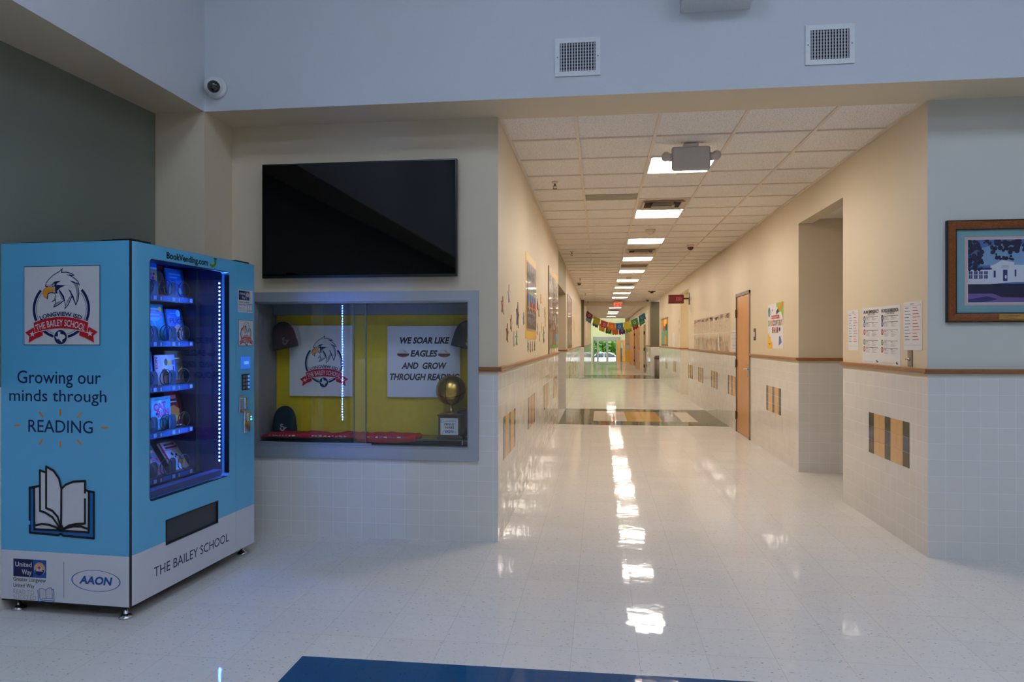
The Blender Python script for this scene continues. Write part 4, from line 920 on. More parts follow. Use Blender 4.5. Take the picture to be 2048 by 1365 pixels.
# folded shirts laid along the shelf edge
def shirt(x0, x1, label, mark, seed, drop=0.0, h=.032):
    random.seed(seed); r = empty('shirt', ((x0 + x1) / 2, YF + .15, .713), 0, label, 't-shirt', 'red shirts on the showcase shelf')
    L = x1 - x0; n = 26; rows = [(.135, 0), (.12, h * .6), (.06, h), (0, h * .95), (-.055, h * .85), (-.074, h * .45), (-.077, -.004 - drop), (-.070, -.006 - drop)]
    ph = random.random() * 6; vs = []; b = MB()
    for i in range(n + 1):
        t = i / n; x = -L / 2 + L * t; ed = min(1, 6 * t, 6 * (1 - t)) ** .5 if (seed == 1 and t < .2) else 1
        for k, (y, z) in enumerate(rows):
            wv = .008 * math.sin(t * 9 + ph + k * .5) + .004 * math.sin(t * 23 + k)
            dz = (1 - .3 * abs(math.sin(t * 5 + ph))) if k in (1, 2, 3, 4) else 1
            zz = z * dz * ed if z > 0 else z * (1 + (.9 * math.sin(t * PI) if drop else 0))
            vs.append((x, y + (0 if k in (0, 6, 7) else wv), zz + (0 if z <= 0 else wv * .5)))
    q = len(rows); b.add(vs, [(i * q + k, (i + 1) * q + k, (i + 1) * q + k + 1, i * q + k + 1) for i in range(n) for k in range(q - 1)] + [tuple(range(q)), tuple(range(n * q, n * q + q))], 0, True)
    b.build('cloth', M('red_jersey', (188, 24, 40), rough=.85, bump=.3, scale=120, var=.06), r)
    A = Art(); c1, c2 = mark; random.seed(seed + 9); xx = -L * .3
    while xx < L * .3:
        w_ = random.uniform(.012, .03); A.poly([(xx, random.uniform(.004, .010)), (xx + w_, random.uniform(.003, .009)), (xx + w_ * .9, random.uniform(.013, .02)), (xx + .003, random.uniform(.012, .018))], random.choice([c1, c2]), 1); xx += w_ + random.uniform(.002, .014)
    A.build('print', r, loc=(0, -.0845, 0))
shirt(-2.53, -2.215, 'red shirt at the left end of the shelf, below black beanie', (white, pgrey), 1)
shirt(-2.212, -1.80, 'red shirt with white lettering, middle of the shelf row', (white, tan), 2, h=.03)
shirt(-1.795, -1.34, 'red shirt with blue and white print drooping over shelf edge', (bl, white), 3, .012, h=.036)
# trophy
r = empty('trophy', (-1.09, YF + .15, .7125), 0, 'gold basketball trophy on a wooden PENNY WARS plinth', 'trophy')
m_mah = wood_mat('mahogany', (70, 26, 26), (46, 16, 16), (6, 6, 2), .22); m_gold = M('antique_gold', (200, 164, 92), rough=.28, metal=1, var=.05)
b = MB(); b.rbox(-.098, .098, -.064, .064, 0, .022, .006).rbox(-.084, .084, -.056, .056, .022, .168, .004).rbox(-.092, .092, -.060, .060, .168, .180, .004); b.build('plinth', m_mah, r)
A = Art(); A.rect(-.068, .066, .03, .155, ink('plaque_edge', (150, 140, 120)), 1).rect(-.066, .064, .032, .153, paper, 2)
A.text('LONGVIEW', .008, .126, .013, blueink, 3, w=.085, shear=.1).frame(-.058, -.044, .122, .144, .003, blueink, 3).text('PENNY', .002, .101, .017, black, 3, w=.078, bold=.02).text('WARS', .002, .077, .017, black, 3, w=.068, bold=.02)
A.line([(-.055, .036), (-.044, .062), (.02, .066), (.045, .05)], .002, navy, 3)
for k in range(5): A.disc(-.026 + k * .013, .052 + .003 * (k % 2), .006, midb, 3, n=10)
A.build('plaque', r, loc=(0, -.0562, 0))
MB().lathe([(.05, .18), (.048, .188), (.03, .194), (.018, .205), (.012, .222), (.011, .236), (.022, .250), (.034, .262)], (0, 0, 0), 24).build('stem', m_gold, r)
b = MB(); b.sphere((0, 0, .356), .110, 28); ball = b.build('ball', m_gold, r)
sm = MB()
for k in range(3):
    a = R(20 + 60 * k); sm.tube([(.1095 * math.cos(t) * math.cos(a), .1095 * math.cos(t) * math.sin(a), .356 + .1095 * math.sin(t)) for t in [i * 2 * PI / 40 for i in range(40)]], .0018, 6, closed=True)
sm.tube([(.1095 * math.cos(t), .1095 * math.sin(t) * .9, .356 + .1095 * math.sin(t) * .43) for t in [i * 2 * PI / 40 for i in range(40)]], .0018, 6, closed=True)
sm.build('seam', M('seam_dark', (60, 44, 22), rough=.4, metal=.8), ball)

# ---------------------------------------------------------------- television
r = empty('television', (-1.7215, YF, 1.887), 0, 'large flat black television mounted on the wall above the showcase', 'television')
MB().box(-.35, .35, -.045, 0, .2, .6).build('wall_bracket', m_blk, r)
MB().rbox(-.722, .722, -.083, -.04, 0, .829, .004).build('housing', M('tv_black', (12, 12, 14), rough=.35), r)
A = Art(); A.rect(-.712, .712, .018, .819, M('tv_screen', (3, 3, 4), rough=.03, spec=.4, var=0), 1); A.build('screen', r, loc=(0, -.083, 0))
# fascia registers
def register(x, z, label):
    r = empty('air_register', (x, YS, z), 0, label, 'air vent')
    f = MB(); w_, h_, t = .146, .123, .031
    for (a0, a1, b0, b1) in ((-w_, w_, h_ - t, h_), (-w_, w_, -h_, -h_ + t), (-w_, -w_ + t, -h_ + t, h_ - t), (w_ - t, w_, -h_ + t, h_ - t)): f.box(a0, a1, -.010, 0, b0, b1)
    f.build('frame', m_white, r)
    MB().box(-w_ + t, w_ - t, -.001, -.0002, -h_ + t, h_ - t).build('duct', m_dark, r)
    v = MB(); n = 13
    for i in range(n):
        x_ = -w_ + t + (2 * (w_ - t)) * (i + .5) / n; v.box(x_ - .0028, x_ + .0028, -.009, -.005, -h_ + t, h_ - t)
    v.build('vertical_louvres', m_white, r)
    v = MB()
    for i in range(9):
        z_ = -h_ + t + (2 * (h_ - t)) * (i + .5) / 9; v.box(-w_ + t, w_ - t, -.0045, -.0015, z_ - .0035, z_ + .0035)
    v.build('horizontal_louvres', M('louvre_grey', (120, 124, 130), rough=.5), r)
    s = MB()
    for q in (-1, 1): s.lathe([(.004, -.0115), (.004, -.009)], (q * (w_ - t / 2), 0, 0), 8, axis='y')
    s.build('screw', m_steel, r)
register(-.144, 3.271, 'left white air register on the upper lobby wall')
register(1.415, 3.272, 'right white air register on the upper lobby wall')
# wedge shaped box at the top of the fascia
r = empty('wall_box', (.72, YS, 3.50), 0, 'pale wedge-shaped box high on the upper lobby wall', 'wall box')
b = MB(); b.prism([(0, 0.02), (-.19, .055), (-.19, .32), (0, .32)], -.215, .215, lambda u, v, h: (h, u, v)); b.build('housing', M('box_pale', (206, 210, 208), rough=.45), r)
b = MB(); b.prism([(-.191, .07), (-.194, .07), (-.194, .31), (-.191, .31)], -.2, .2, lambda u, v, h: (h, u, v)); b.build('face_panel', M('box_face', (190, 194, 196), rough=.6), r)
# dome camera on the fascia
r = empty('dome_camera', (-2.625, YS, 3.175), 0, 'white wall-mounted dome camera beside the lobby corner', 'security camera')
MB().lathe([(.074, 0), (.074, -.014), (.068, -.026), (.060, -.030)], n=32, axis='y').build('base', m_white, r)
cd = Vector((.42, -.80, -.30)).normalized()
h = MB().sphere((0, 0, 0), .064, 28).build('housing', m_white, r, loc=(-.004, -.036, .002))
b = MB(); b.sphere((0, 0, 0), .046, 28); b.build('dome_cover', m_smoked, h, loc=tuple(cd * .028))
# framed photograph
r = empty('framed_picture', (2.64, YF, 1.555), 0, 'burl-framed photograph of a white schoolhouse on the right lobby wall', 'picture')
m, nt, bs = new_mat('burl'); tc = N(nt, 'ShaderNodeTexCoord'); vo = N(nt, 'ShaderNodeTexNoise'); vo.inputs['Scale'].default_value = 70; vo.inputs['Detail'].default_value = 5; vo.inputs['Distortion'].default_value = 1.5; nt.links.new(tc.outputs['Object'], vo.inputs['Vector'])
nt.links.new(mix_c(nt, vo.outputs['Fac'], lin((30, 14, 8)), lin((176, 98, 42))), bs.inputs['Base Color']); bs.inputs['Roughness'].default_value = .28
f = MB(); a, h, t = .381, .662, .056
pr = [(0, 0), (.004, -.028), (.012, -.034), (.030, -.032), (.048, -.022), (t, -.018), (t, 0)]
def side(p0, p1, nrm):       # mitred moulding run
    vs = []
    for s, p in ((0, p0), (1, p1)):
        for (u, d) in pr:
            dx_ = (p1[0] - p0[0]); dz_ = (p1[1] - p0[1]); L = math.hypot(dx_, dz_); e = (dx_ / L, dz_ / L); k = u if s == 0 else -u
            vs.append((p[0] + nrm[0] * u + e[0] * k, d, p[1] + nrm[1] * u + e[1] * k))
    q = len(pr); f.add(vs, [(i, (i + 1) % q, q + (i + 1) % q, q + i) for i in range(q)] + [tuple(range(q)), tuple(range(q, 2 * q))])
side((-a, 0), (a, 0), (0, 1)); side((a, 0), (a, h), (-1, 0)); side((a, h), (-a, h), (0, -1)); side((-a, h), (-a, 0), (1, 0)); f.build('frame', m, r)
f = MB()
for (u0, u1, v0, v1) in ((-a - .003, a + .003, -.003, .002), (-a - .003, a + .003, h - .002, h + .003), (-a - .003, -a + .003, 0, h), (a - .003, a + .003, 0, h)): f.box(u0, u1, -.026, 0, v0, v1)
g2 = .054
for (u0, u1, v0, v1) in ((-a + g2, a - g2, g2, g2 + .006), (-a + g2, a - g2, h - g2 - .006, h - g2), (-a + g2, -a + g2 + .006, g2, h - g2), (a - g2 - .006, a - g2, g2, h - g2)): f.box(u0, u1, -.0195, -.004, v0, v1)
f.build('frame_edge', m_blk, r)
A = Art(); matc = ink('mat_teal', (120, 166, 172)); A.rect(-a + .05, a - .05, .05, h - .05, matc, 1).rect(-.268, .268, .108, .556, ink('mat_pink', (210, 172, 168)), 2).rect(-.254, .254, .120, .543, white, 3); A.build('mat', r, loc=(0, -.006, 0))
A = Art(.0003); u0, u1, v0, v1 = -.249, .249, .127, .537; W_, H_ = u1 - u0, v1 - v0
def pp(x, y): return (u0 + (x - 440) / 525 * .3, v1 - (y - 400) / 588 * H_)      # from the picture's own grid
q = lambda pts: [pp(*p) for p in pts]
A.rect(u0, u1, v0, v1, ink('photo_sky', (70, 110, 160)), 1); A.poly(q([(560, 480), (800, 440), (1300, 500), (1300, 640), (560, 640)]), ink('photo_cloud', (120, 160, 196)), 2)
pn = ink('photo_navy', (20, 24, 64)); pw = ink('photo_white', (206, 212, 222)); pv = ink('photo_violet', (110, 90, 150)); pb = ink('photo_blue', (36, 44, 110))
A.rect(u0, u1, v0, pp(0, 820)[1], pv, 2); A.rect(u0, u1, pp(0, 905)[1], pp(0, 815)[1], pn, 3)
A.poly(q([(690, 900), (1000, 860), (1300, 880), (1300, 950), (800, 940)]), pn, 3.5); A.poly(q([(440, 960), (650, 930), (760, 960), (600, 985), (440, 985)]), pb, 3)
A.poly(q([(440, 668), (690, 668), (690, 818), (440, 818)]), pw, 3); A.poly(q([(436, 664), (694, 664), (694, 682), (436, 682)]), pb, 4)
for k in range(4): A.poly(q([(450 + k * 54, 695), (488 + k * 54, 695), (488 + k * 54, 765), (450 + k * 54, 765)]), pb, 4).line(q([(450 + k * 54, 728), (488 + k * 54, 728)]), .003, pw, 5).line(q([(469 + k * 54, 695), (469 + k * 54, 765)]), .002, pw, 5)
A.poly(q([(678, 640), (730, 624), (800, 590), (930, 612), (930, 800), (678, 816)]), pw, 4); A.line(q([(672, 648), (730, 626), (800, 590), (935, 614)]), .004, ink('photo_grey', (150, 156, 176)), 5)
A.poly(q([(930, 640), (1300, 640), (1300, 800), (930, 800)]), pw, 3); A.poly(q([(812, 684), (858, 684), (858, 790), (812, 790)]), pb, 6); A.poly(q([(712, 690), (734, 690), (734, 756), (712, 756)]), pb, 6); A.poly(q([(934, 684), (952, 684), (952, 748), (934, 748)]), pb, 6)
for y in (644, 656, 667): A.line(q([(795, y), (870, y)]), .003, ink('photo_grey', (150, 156, 176)), 6)
A.disc(*pp(840, 750), .006, pw, 7, ry=.012)
random.seed(11)
for k in range(150):
    x, y = random.uniform(442, 1290), random.gauss(455, 42)
    if y > 560 or y < 405: continue
    if 590 < x < 660 and y > 430: continue
    A.disc(*pp(x, y), random.uniform(.006, .017), pn, 8 + k * .05, n=8)
for k in range(50): A.disc(*pp(random.uniform(442, 590), random.gauss(590, 40)), random.uniform(.006, .013), pn, 8.02 + k * .05, n=8)
for k in range(30): A.disc(*pp(random.uniform(730, 920), random.uniform(556, 592)), .008, pn, 2.1 + k * .02, n=8)
A.mb.v = [(min(max(x, u0), u1), y, min(max(z, v0), v1)) for x, y, z in A.mb.v]
A.build('photograph', r, loc=(0, -.009, 0))
A = Art(); A.rect(-.072, .078, .014, .05, M('brass_plate', (190, 150, 84), rough=.35, metal=.6), 1)
for k, w_ in enumerate((.05, .035, .02)): A.rect(.003 - w_, .003 + w_, .038 - k * .009, .040 - k * .009, brown, 2)
A.build('nameplate', r, loc=(0, -.033, 0))
MB().box(-.33, .33, -.0165, -.0160, .05, h - .05).build('glazing', glass('picture_glass', (1, 1, 1), .0, .6), r)

# ---------------------------------------------------------------- right corridor wall
m_door = wood_mat('door_veneer', (208, 152, 90), (182, 120, 62), (5, 5, .6), .32); m_fr = M('door_frame', (112, 100, 86), rough=.4, var=.02); m_hinge = M('hinge_bronze', (74, 58, 44), rough=.4, metal=.7)
d_ = empty('door_1', (XR, 11.09, 0), FACE['right']); d_['kind'] = 'structure'
f = MB(); hw = .53
for (a0, a1, z0, z1) in ((-hw, -hw + .05, 0, 2.17), (hw - .05, hw, 0, 2.17), (-hw, hw, 2.12, 2.17)): f.box(a0, a1, -.012, .13, z0, z1)
f.box(-hw + .05, -hw + .066, .05, .065, 0, 2.12).box(hw - .066, hw - .05, .05, .065, 0, 2.12); f.build('frame', m_fr, d_)
MB().box(-hw + .053, hw - .053, .001, .046, .008, 2.117).build('leaf', m_door, d_)
for z in (.26, 1.08, 1.86): MB().lathe([(.008, -.065), (.009, -.06), (.009, .06), (.008, .065)], (-hw + .05, -.016, z), 10).box(-hw + .02, -hw + .085, -.014, .0, z - .057, z + .057).build('hinge', m_hinge, d_)
b = MB(); b.rbox(hw - .12, hw - .07, -.012, .001, .90, 1.10, .004).lathe([(.012, 0), (.012, -.05)], (hw - .095, 0, 1.02), 12, axis='y').tube([(hw - .095, -.05, 1.02), (hw - .15, -.055, 1.02), (hw - .21, -.045, 1.018)], [.010, .009, .008]); b.build('lever_handle', m_chrome, d_)

def wall_paper(name, face, yc, z0, w, h, label, cat, draw, sheet=paper, group=None, th=.002, rough_gloss=False):
    x = XR if face == 'right' else XL
    r = empty(name, (x, yc, z0), FACE[face], label, cat, group)
    MB().box(-w / 2, w / 2, -th, -.0002, 0, h).build('sheet', sheet, r)
    if draw: A = Art(.0012); draw(A, w, h); A.build('artwork', r, loc=(0, -th, 0))
    return r
def emergency(A, w, h):
    for c, t1, t2, s in ((-w * .25, 'IN AN EMERGENCY', 'TAKE ACTION', .0), (w * .245, 'IN CASO DE EMERGENCIA', 'TOMEN MEDIDAS', .0)):
        A.text(t1, c, h * .895, h * .055, black, 1, w=w * .42, bold=.03).text(t2, c, h * .858, h * .03, black, 1, w=w * .22)
        gl = ink('fine_print', (150, 150, 154))
        for k, (m, v) in enumerate(((black, .80), (midb, .70), (red, .56), (grn, .38), (ink('vermilion', (206, 70, 40)), .255))):
            A.disc(c - w * .19, h * v, w * .031, m, 1, n=18).disc(c - w * .19, h * v, w * .018, white, 2, n=14).rect(c - w * .195, c - w * .185, h * (v - .012), h * (v + .012), m, 3)
            A.rect(c - w * .14, c + w * .20, h * (v + .028), h * (v + .034), black, 1).rect(c - w * .14, c - w * .08, h * (v + .010), h * (v + .016), black, 1).rect(c + w * .03, c + w * .07, h * (v + .010), h * (v + .016), black, 1)
            n = (3, 4, 6, 5, 5)[k]
            for i in range(n):
                A.rect(c - w * .14, c - w * (.02 + .03 * (i % 2)), h * (v - .004 - i * .014), h * (v - .001 - i * .014), gl, 1); A.rect(c + w * .03, c + w * (.16 - .03 * (i % 3)), h * (v - .004 - i * .014), h * (v - .001 - i * .014), gl, 1)
        A.rect(c - w * .2, c + w * .12, h * .035, h * .038, gl, 1); A.rect(c + w * .16, c + w * .18, h * .03, h * .07, black, 1).rect(c + w * .18, c + w * .205, h * .03, h * .05, black, 1)
wall_paper('notice', 'right', 5.787, 1.249, .745, .447, 'double white emergency notice IN AN EMERGENCY, English beside Spanish', 'notice', emergency)
bpy.data.objects['notice'].rotation_euler[1] = R(.6)
def listing(A, w, h):
    A.rect(-w * .12, w * .1, h * .945, h * .955, black, 1).rect(-w * .47, w * .47, h * .915, h * .918, navy, 1)
    for k in range(11):
        v = h * (.87 - k * .066); A.rect(-w * .42, -w * (.42 - .22 - .1 * ((k * 7) % 3) / 2), v, v + h * .012, midb, 1); A.rect(w * .02, w * (.24 + .16 * ((k * 5) % 4) / 3), v, v + h * .012, red, 1)
    A.rect(-w * .46, w * .46, h * .10, h * .103, navy, 1)
wall_paper('schedule', 'right', 5.215, 1.367, .292, .336, 'white typed list nearest the lobby corner, above the switch plate', 'notice', listing)
wall_paper('schedule', 'right', 6.37, 1.351, .245, .343, 'white typed list at the edge of the alcove opening', 'notice', listing)
r = empty('key_switch', (XR, 5.25, 1.252), FACE['right'], 'narrow steel key switch plate under the typed list', 'switch plate')
MB().rbox(-.038, .038, -.006, 0, 0, .115, .002).build('plate', M('satin_steel', (150, 144, 134), rough=.35, metal=.8), r); MB().lathe([(.012, 0), (.012, -.012), (.008, -.016)], (0, -.004, .05), 14, axis='y').box(-.012, .002, -.03, -.02, .046, .054).build('key_lock', m_chrome, r)
def fair(A, w, h):
    lg = ink('lime', (140, 190, 50))
    A.poly([(w * .06, h), (w / 2, h), (w / 2, h * .6), (w * .46, h * .68), (w * .36, h * .8), (w * .22, h * .79), (w * .2, h * .87), (w * .08, h * .92)], lg, 1); A.line([(w * .2, h * .84), (w * .44, h * .97)], w * .07, fire, 2); A.line([(w * .1, h * .79), (w * .2, h * .84)], w * .06, navy, 3)
    A.disc(-w * .40, h * .82, w * .08, teal, 1, ry=h * .11); A.disc(-w * .40, h * .8, w * .05, sky, 2, ry=h * .05); A.rect(-w * .22, -w * .17, h * .83, h * .88, pink, 1)
    A.rect(-w * .26, w * .26, h * .66, h * .735, red, 1).text('SCHOLASTIC', w * .03, h * .68, h * .035, white, 2, w=w * .4, bold=.02).rect(-w * .24, -w * .19, h * .682, h * .715, white, 2)
    cols = [grn, orange, orange, red, midb, midb, orange, grn, pink]
    for i, ch in enumerate('DISCOVERY'): A.text(ch, -w * .41 + i * w * .103, h * .51, h * .115, cols[i], 2, w=w * (.035 if ch == 'I' else .085), bold=.04)
    for i, ch in enumerate('FAIR'): A.text(ch, -w * .15 + i * w * .105, h * .35, h * .115, dred, 2, w=w * (.035 if ch == 'I' else .09), bold=.04)
    A.disc(w * .28, h * .42, w * .05, navy, 1, ry=h * .045)
    A.poly([(-w / 2, 0), (-w / 2, h * .30), (-w * .44, h * .35), (-w * .38, h * .25), (-w * .3, h * .27), (-w * .32, h * .16), (-w * .2, h * .15), (-w * .18, 0)], ink('sun_yellow', (240, 180, 20)), 1); A.rect(-w * .42, -w * .3, h * .09, h * .11, brown, 2)
    A.poly([(w * .22, h * .06), (w * .24, h * .26), (w * .32, h * .28), (w * .42, h * .14)], ink('periwinkle', (110, 120, 190)), 1)
wall_paper('poster', 'right', 9.09, 1.338, .778, .557, 'DISCOVERY FAIR poster with lime and yellow splashes', 'poster', fair)
r = empty('light_switch', (XR, 10.26, 1.44), FACE['right'], 'dark switch plate between the wooden door and the fair poster', 'light switch')
MB().rbox(-.06, .06, -.008, 0, 0, .165, .003).build('plate', M('plate_brown', (70, 58, 48), rough=.4), r); MB().rbox(-.035, .035, -.012, -.006, .05, .115, .002).build('rocker', white, r)
# row of drawings: eight sheets wide, two high
lam = M('laminated_sheet', (226, 210, 186), rough=.25, coat=.3, var=.03)
num8 = ['first', 'second', 'third', 'fourth', 'fifth', 'sixth', 'seventh', 'eighth']
for row in (0, 1):
    for k in range(8):
        def dr(A, w, h):
            random.seed(k * 3 + row * 50)
            pal = [brown, ink('dull_green', (110, 120, 80)), fire, pgrey, ink('rust', (170, 100, 60)), tan]
            if row:
                A.rect(-w * .46, w * .46, h * .80, h * .98, ink('rose_pale', (206, 180, 162)), 1)
                for i in range(12): A.line([(random.uniform(-.44, .44) * w, random.uniform(.76, .98) * h), (random.uniform(-.44, .44) * w, random.uniform(.70, .98) * h)], .012, random.choice([pgrey, brown, ink('rose', (170, 110, 100))]), 2)
                for i in range(14): A.disc(random.uniform(-.42, .42) * w, random.uniform(.08, .62) * h, random.uniform(.006, .02), random.choice([pgrey, tan, brown]), 1, n=7)
            else:
                for i in range(34):
                    x = random.uniform(-.44, .44) * w; y = random.uniform(.05, .9) * h; A.line([(x, y), (x + random.uniform(-.05, .05), y - random.uniform(.03, .1))], random.uniform(.008, .02), random.choice(pal), 1 + i % 3)
        wall_paper('student_drawing', 'right', 12.42 + k * .575, 1.255 + row * .332, .535, .318, '%s laminated drawing from the wooden door, %s row' % (num8[k].capitalize(), 'upper' if row else 'lower'), 'drawing', dr, lam, 'laminated student drawings in two rows')
wall_paper('schedule', 'right', 11.82, 1.262, .34, .335, 'pale printed sheet right beside the wooden door frame', 'notice', lambda A, w, h: [A.rect(-w * .4, w * .4, h * (.9 - k * .07), h * (.92 - k * .07), ink('fine_print', (150, 150, 154)), 1) for k in range(12)])
r = empty('projecting_sign', (XR, 17.6, 2.44), FACE['right'], 'dark red lit sign box projecting from the corridor wall', 'sign')
MB().rbox(-.06, .06, -.012, 0, -.13, .16, .004).tube([(0, 0, .02), (0, -.17, .02)], .018).build('bracket', m_hinge, r)
MB().rbox(-.09, .09, -.50, -.14, -.10, .11, .008).build('housing', M('maroon_box', (84, 34, 34), rough=.4), r)
A = Art(.002); A.rect(-.48, -.16, -.08, .09, M('maroon_face', (110, 36, 38), rough=.3), 1); led = emis('sign_led', (.75, .04, .05), .5)
for i in range(4): A.rect(-.32 + i * .035, -.30 + i * .035, -.04, .05, led, 2)
o = A.build('display_face', r); o.rotation_euler = (0, 0, PI / 2); o.location = (.0925, 0, 0)
def green_board(A, w, h):
    A.rect(-w / 2, w / 2, h * .72, h, fire, 1).frame(-w / 2, w / 2, 0, h, .05, brown, 4); A.disc(-w * .3, h * .80, w * .16, orange, 2, ry=.17).disc(w * .12, h * .84, w * .2, yel, 3, ry=.14).disc(-w * .1, h * .63, w * .1, red, 3, ry=.1).disc(w * .26, h * .66, w * .12, navy, 3, ry=.12).disc(w * .15, h * .2, w * .16, orange, 2, ry=.15)
    random.seed(5)
    for i in range(40): A.disc(random.uniform(-.44, .44) * w, random.uniform(.05, .6) * h, .03, random.choice([white, teal, brown, cy]), 2, n=6)
wall_paper('bulletin_board', 'right', 24.2, 1.27, 2.4, .93, 'far green and orange bulletin board on the right wall', 'bulletin board', green_board, ink('board_green', (110, 170, 120)))
wall_paper('paper_strip', 'right', 21.3, 1.26, .45, .42, 'plain white sheet before the far green bulletin board', 'notice', None)
def small_cut(A, w, h):
    for i in range(6): A.star(0, h * (.1 + i * .16), w * .4, (tan, pgrey, white)[i % 3], 1)
wall_paper('paper_strip', 'right', 19.8, 1.6, .22, .5, 'narrow strip of pale paper cutouts just past the yellow alcove', 'paper cutout', small_cut, ink('cut_pale', (216, 196, 160)))

# ---------------------------------------------------------------- left corridor wall
m_lamy = M('lam_yellow', (226, 180, 50), rough=.35, coat=.15); m_lamk = M('lam_black', (44, 36, 34), rough=.35, coat=.15); m_lamb = M('lam_brown', (150, 124, 104), rough=.3, coat=.25)
def black_board(A, w, h):
    A.rect(-w * .43, w * .45, h * .10, h * .90, m_lamk, 1).frame(-w * .44, w * .46, h * .095, h * .905, .018, ink('mauve', (170, 130, 140)), 2)
    random.seed(2)
    for (va, vb) in ((.66, .86), (.16, .36)):
        for i in range(9):
            x = (-.36 + i * .08) * w; A.line([(x, h * random.uniform(vb - .08, vb)), (x + random.uniform(-.02, .02), h * random.uniform(va, va + .08))], .045, ink('chalk', (170, 164, 166)), 3); A.line([(x - .03, h * random.uniform(va + .05, vb - .05)), (x + .06, h * random.uniform(va + .05, vb - .05))], .03, ink('chalk', (170, 164, 166)), 3)
    cs = [teal, fire, midb, red, orange, navy, red, pink]
    for i in range(8):
        x = (-.40 + i * .105) * w; top = .62 - .02 * (i % 2)
        A.poly([(x, h * top * .9), (x + .042 * w, h * top), (x + .084 * w, h * top * .9), (x + .084 * w, h * .50), (x, h * .50)], (cy, orange, yel, cy)[i % 4], 3); A.rect(x, x + .084 * w, h * .44, h * .53, pgrey if i % 2 else midb, 4).rect(x, x + .084 * w, h * .34, h * .44, cs[i], 4).rect(x + .02 * w, x + .06 * w, h * .36, h * .38, yel, 5)
    for i in range(4): A.disc((-.38 + i * .25) * w, h * .02, w * .12, m_lamy, 1, ry=h * .03)
wall_paper('bulletin_board', 'left', 7.43, 1.455, 1.14, .85, 'yellow bordered black bulletin board with crayon shapes', 'bulletin board', black_board, m_lamy, th=.004)
def tree_board(A, w, h):
    A.rect(-w / 2, w / 2, h * .92, h, m_lamy, 1).rect(-w / 2, -w * .475, 0, h, m_lamk, 2)
    random.seed(4)
    A.poly([(-w * .2, 0), (-w * .08, h * .5), (-w * .3, h * .8), (-w * .05, h * .7), (w * .0, h * .9), (w * .1, h * .68), (w * .35, h * .8), (w * .14, h * .5), (w * .26, 0)], brown, 2)
    for i in range(130): A.poly([(x + random.uniform(-.15, .15), y + random.uniform(-.07, .07)) for x, y in [(random.uniform(-.44, .46) * w, random.uniform(.3, .92) * h)] * 4], random.choice([white, white, pgrey, tan, brown, cream, cream]), 3 + i % 3)  # collage scraps; the many white ones also paint in glints on the board
    A.rect(w * .16, w * .36, h * .14, h * .24, sky, 4).rect(-w * .3, w * .4, h * .06, h * .10, grn, 4)
    for i in range(7): A.disc((-.4 + i * .13) * w, h * .03, w * .07, m_lamy if i % 2 else white, 4, ry=h * .035)
wall_paper('bulletin_board', 'left', 10.975, 1.245, 2.2, 1.24, 'brown tree collage bulletin board just before the left opening', 'bulletin board', tree_board, m_lamb, th=.012)
def brown_board(A, w, h):
    random.seed(8); A.frame(-w / 2, w / 2, 0, h, .06, m_lamk, 1)
    for i in range(60): x, y = random.uniform(-.44, .44) * w, random.uniform(.04, .94) * h; A.poly([(x + random.uniform(-.14, .14), y + random.uniform(-.06, .06)) for _ in range(4)], random.choice([brown, pgrey, tan, m_lamb, white]), 2 + i % 4)
wall_paper('bulletin_board', 'left', 16.95, 1.27, 2.25, 1.215, 'brown mottled bulletin board beyond the left opening', 'bulletin board', brown_board, m_lamb, th=.012)
def leaves(A, w, h):
    random.seed(6)
    for i in range(7): A.star(random.uniform(-.3, .3) * w, (.1 + i * .13) * h, .09, (tan, pgrey, ink('rust', (170, 100, 60)))[i % 3], 1)
wall_paper('paper_strip', 'left', 19.8, 1.66, .8, .4, 'faint cluster of small cutouts beyond the brown mottled board', 'paper cutout', leaves, ink('cut_pale', (216, 196, 160)))
SI = [ink('rust', (184, 112, 76)), ink('pale_grey', (186, 180, 172)), ink('plum', (84, 50, 70)), teal, ink('rust', (184, 112, 76)), ink('rust', (184, 112, 76)), ink('pale_grey', (186, 180, 172)), grn, black, fire, ink('olive_ink', (110, 110, 50)), ink('rose_grey', (176, 140, 124)), ink('cut_tan', (200, 160, 110)), pgrey, yel, ink('sage', (150, 160, 100)), ink('aubergine', (50, 30, 60)), teal, ink('rust', (184, 112, 76)), ink('rose', (170, 110, 100)), grn]
SL = [(5.216, 1.692, .10, 'orange paper star nearest the corridor corner, upper one'), (5.587, 1.80, .11, 'pale grey paper star, highest on the left wall'), (6.176, 1.651, .17, 'big dark plum paper star left of the black board'), (6.683, 1.638, .09, 'faint teal paper star touching the black board edge'),
      (5.721, 1.573, .10, 'orange paper star just below the pale grey highest star'), (5.482, 1.49, .11, 'lowest orange paper star near the corridor corner'), (5.913, 1.442, .10, 'pale grey paper star beside the green one'), (6.105, 1.451, .10, 'green paper star low between corner and black board'),
      (8.177, 1.849, .10, 'black paper star just right of the black board, upper'), (8.642, 1.936, .09, 'orange paper star highest between the two boards'), (8.37, 1.78, .11, 'olive paper star beside the black board, upper'), (9.273, 1.792, .12, 'pinkish grey paper star beside the tree board'),
      (9.355, 1.676, .10, 'tan paper star low beside the tree board'), (8.177, 1.563, .10, 'grey paper star right of the black board, lower'), (8.755, 1.59, .09, 'yellow paper star midway between the two boards'), (8.477, 1.482, .09, 'sage green paper star low between the two boards'), (9.084, 1.50, .16, 'large dark purple paper star between the two boards'),
      (7.086, 1.378, .085, 'teal paper cutout under the black board, leftmost of four'), (7.331, 1.366, .085, 'rust paper cutout under the black board, second of four'), (7.56, 1.369, .085, 'rose paper cutout under the black board, third of four'), (7.816, 1.373, .085, 'green paper cutout under the black board, last of four')]
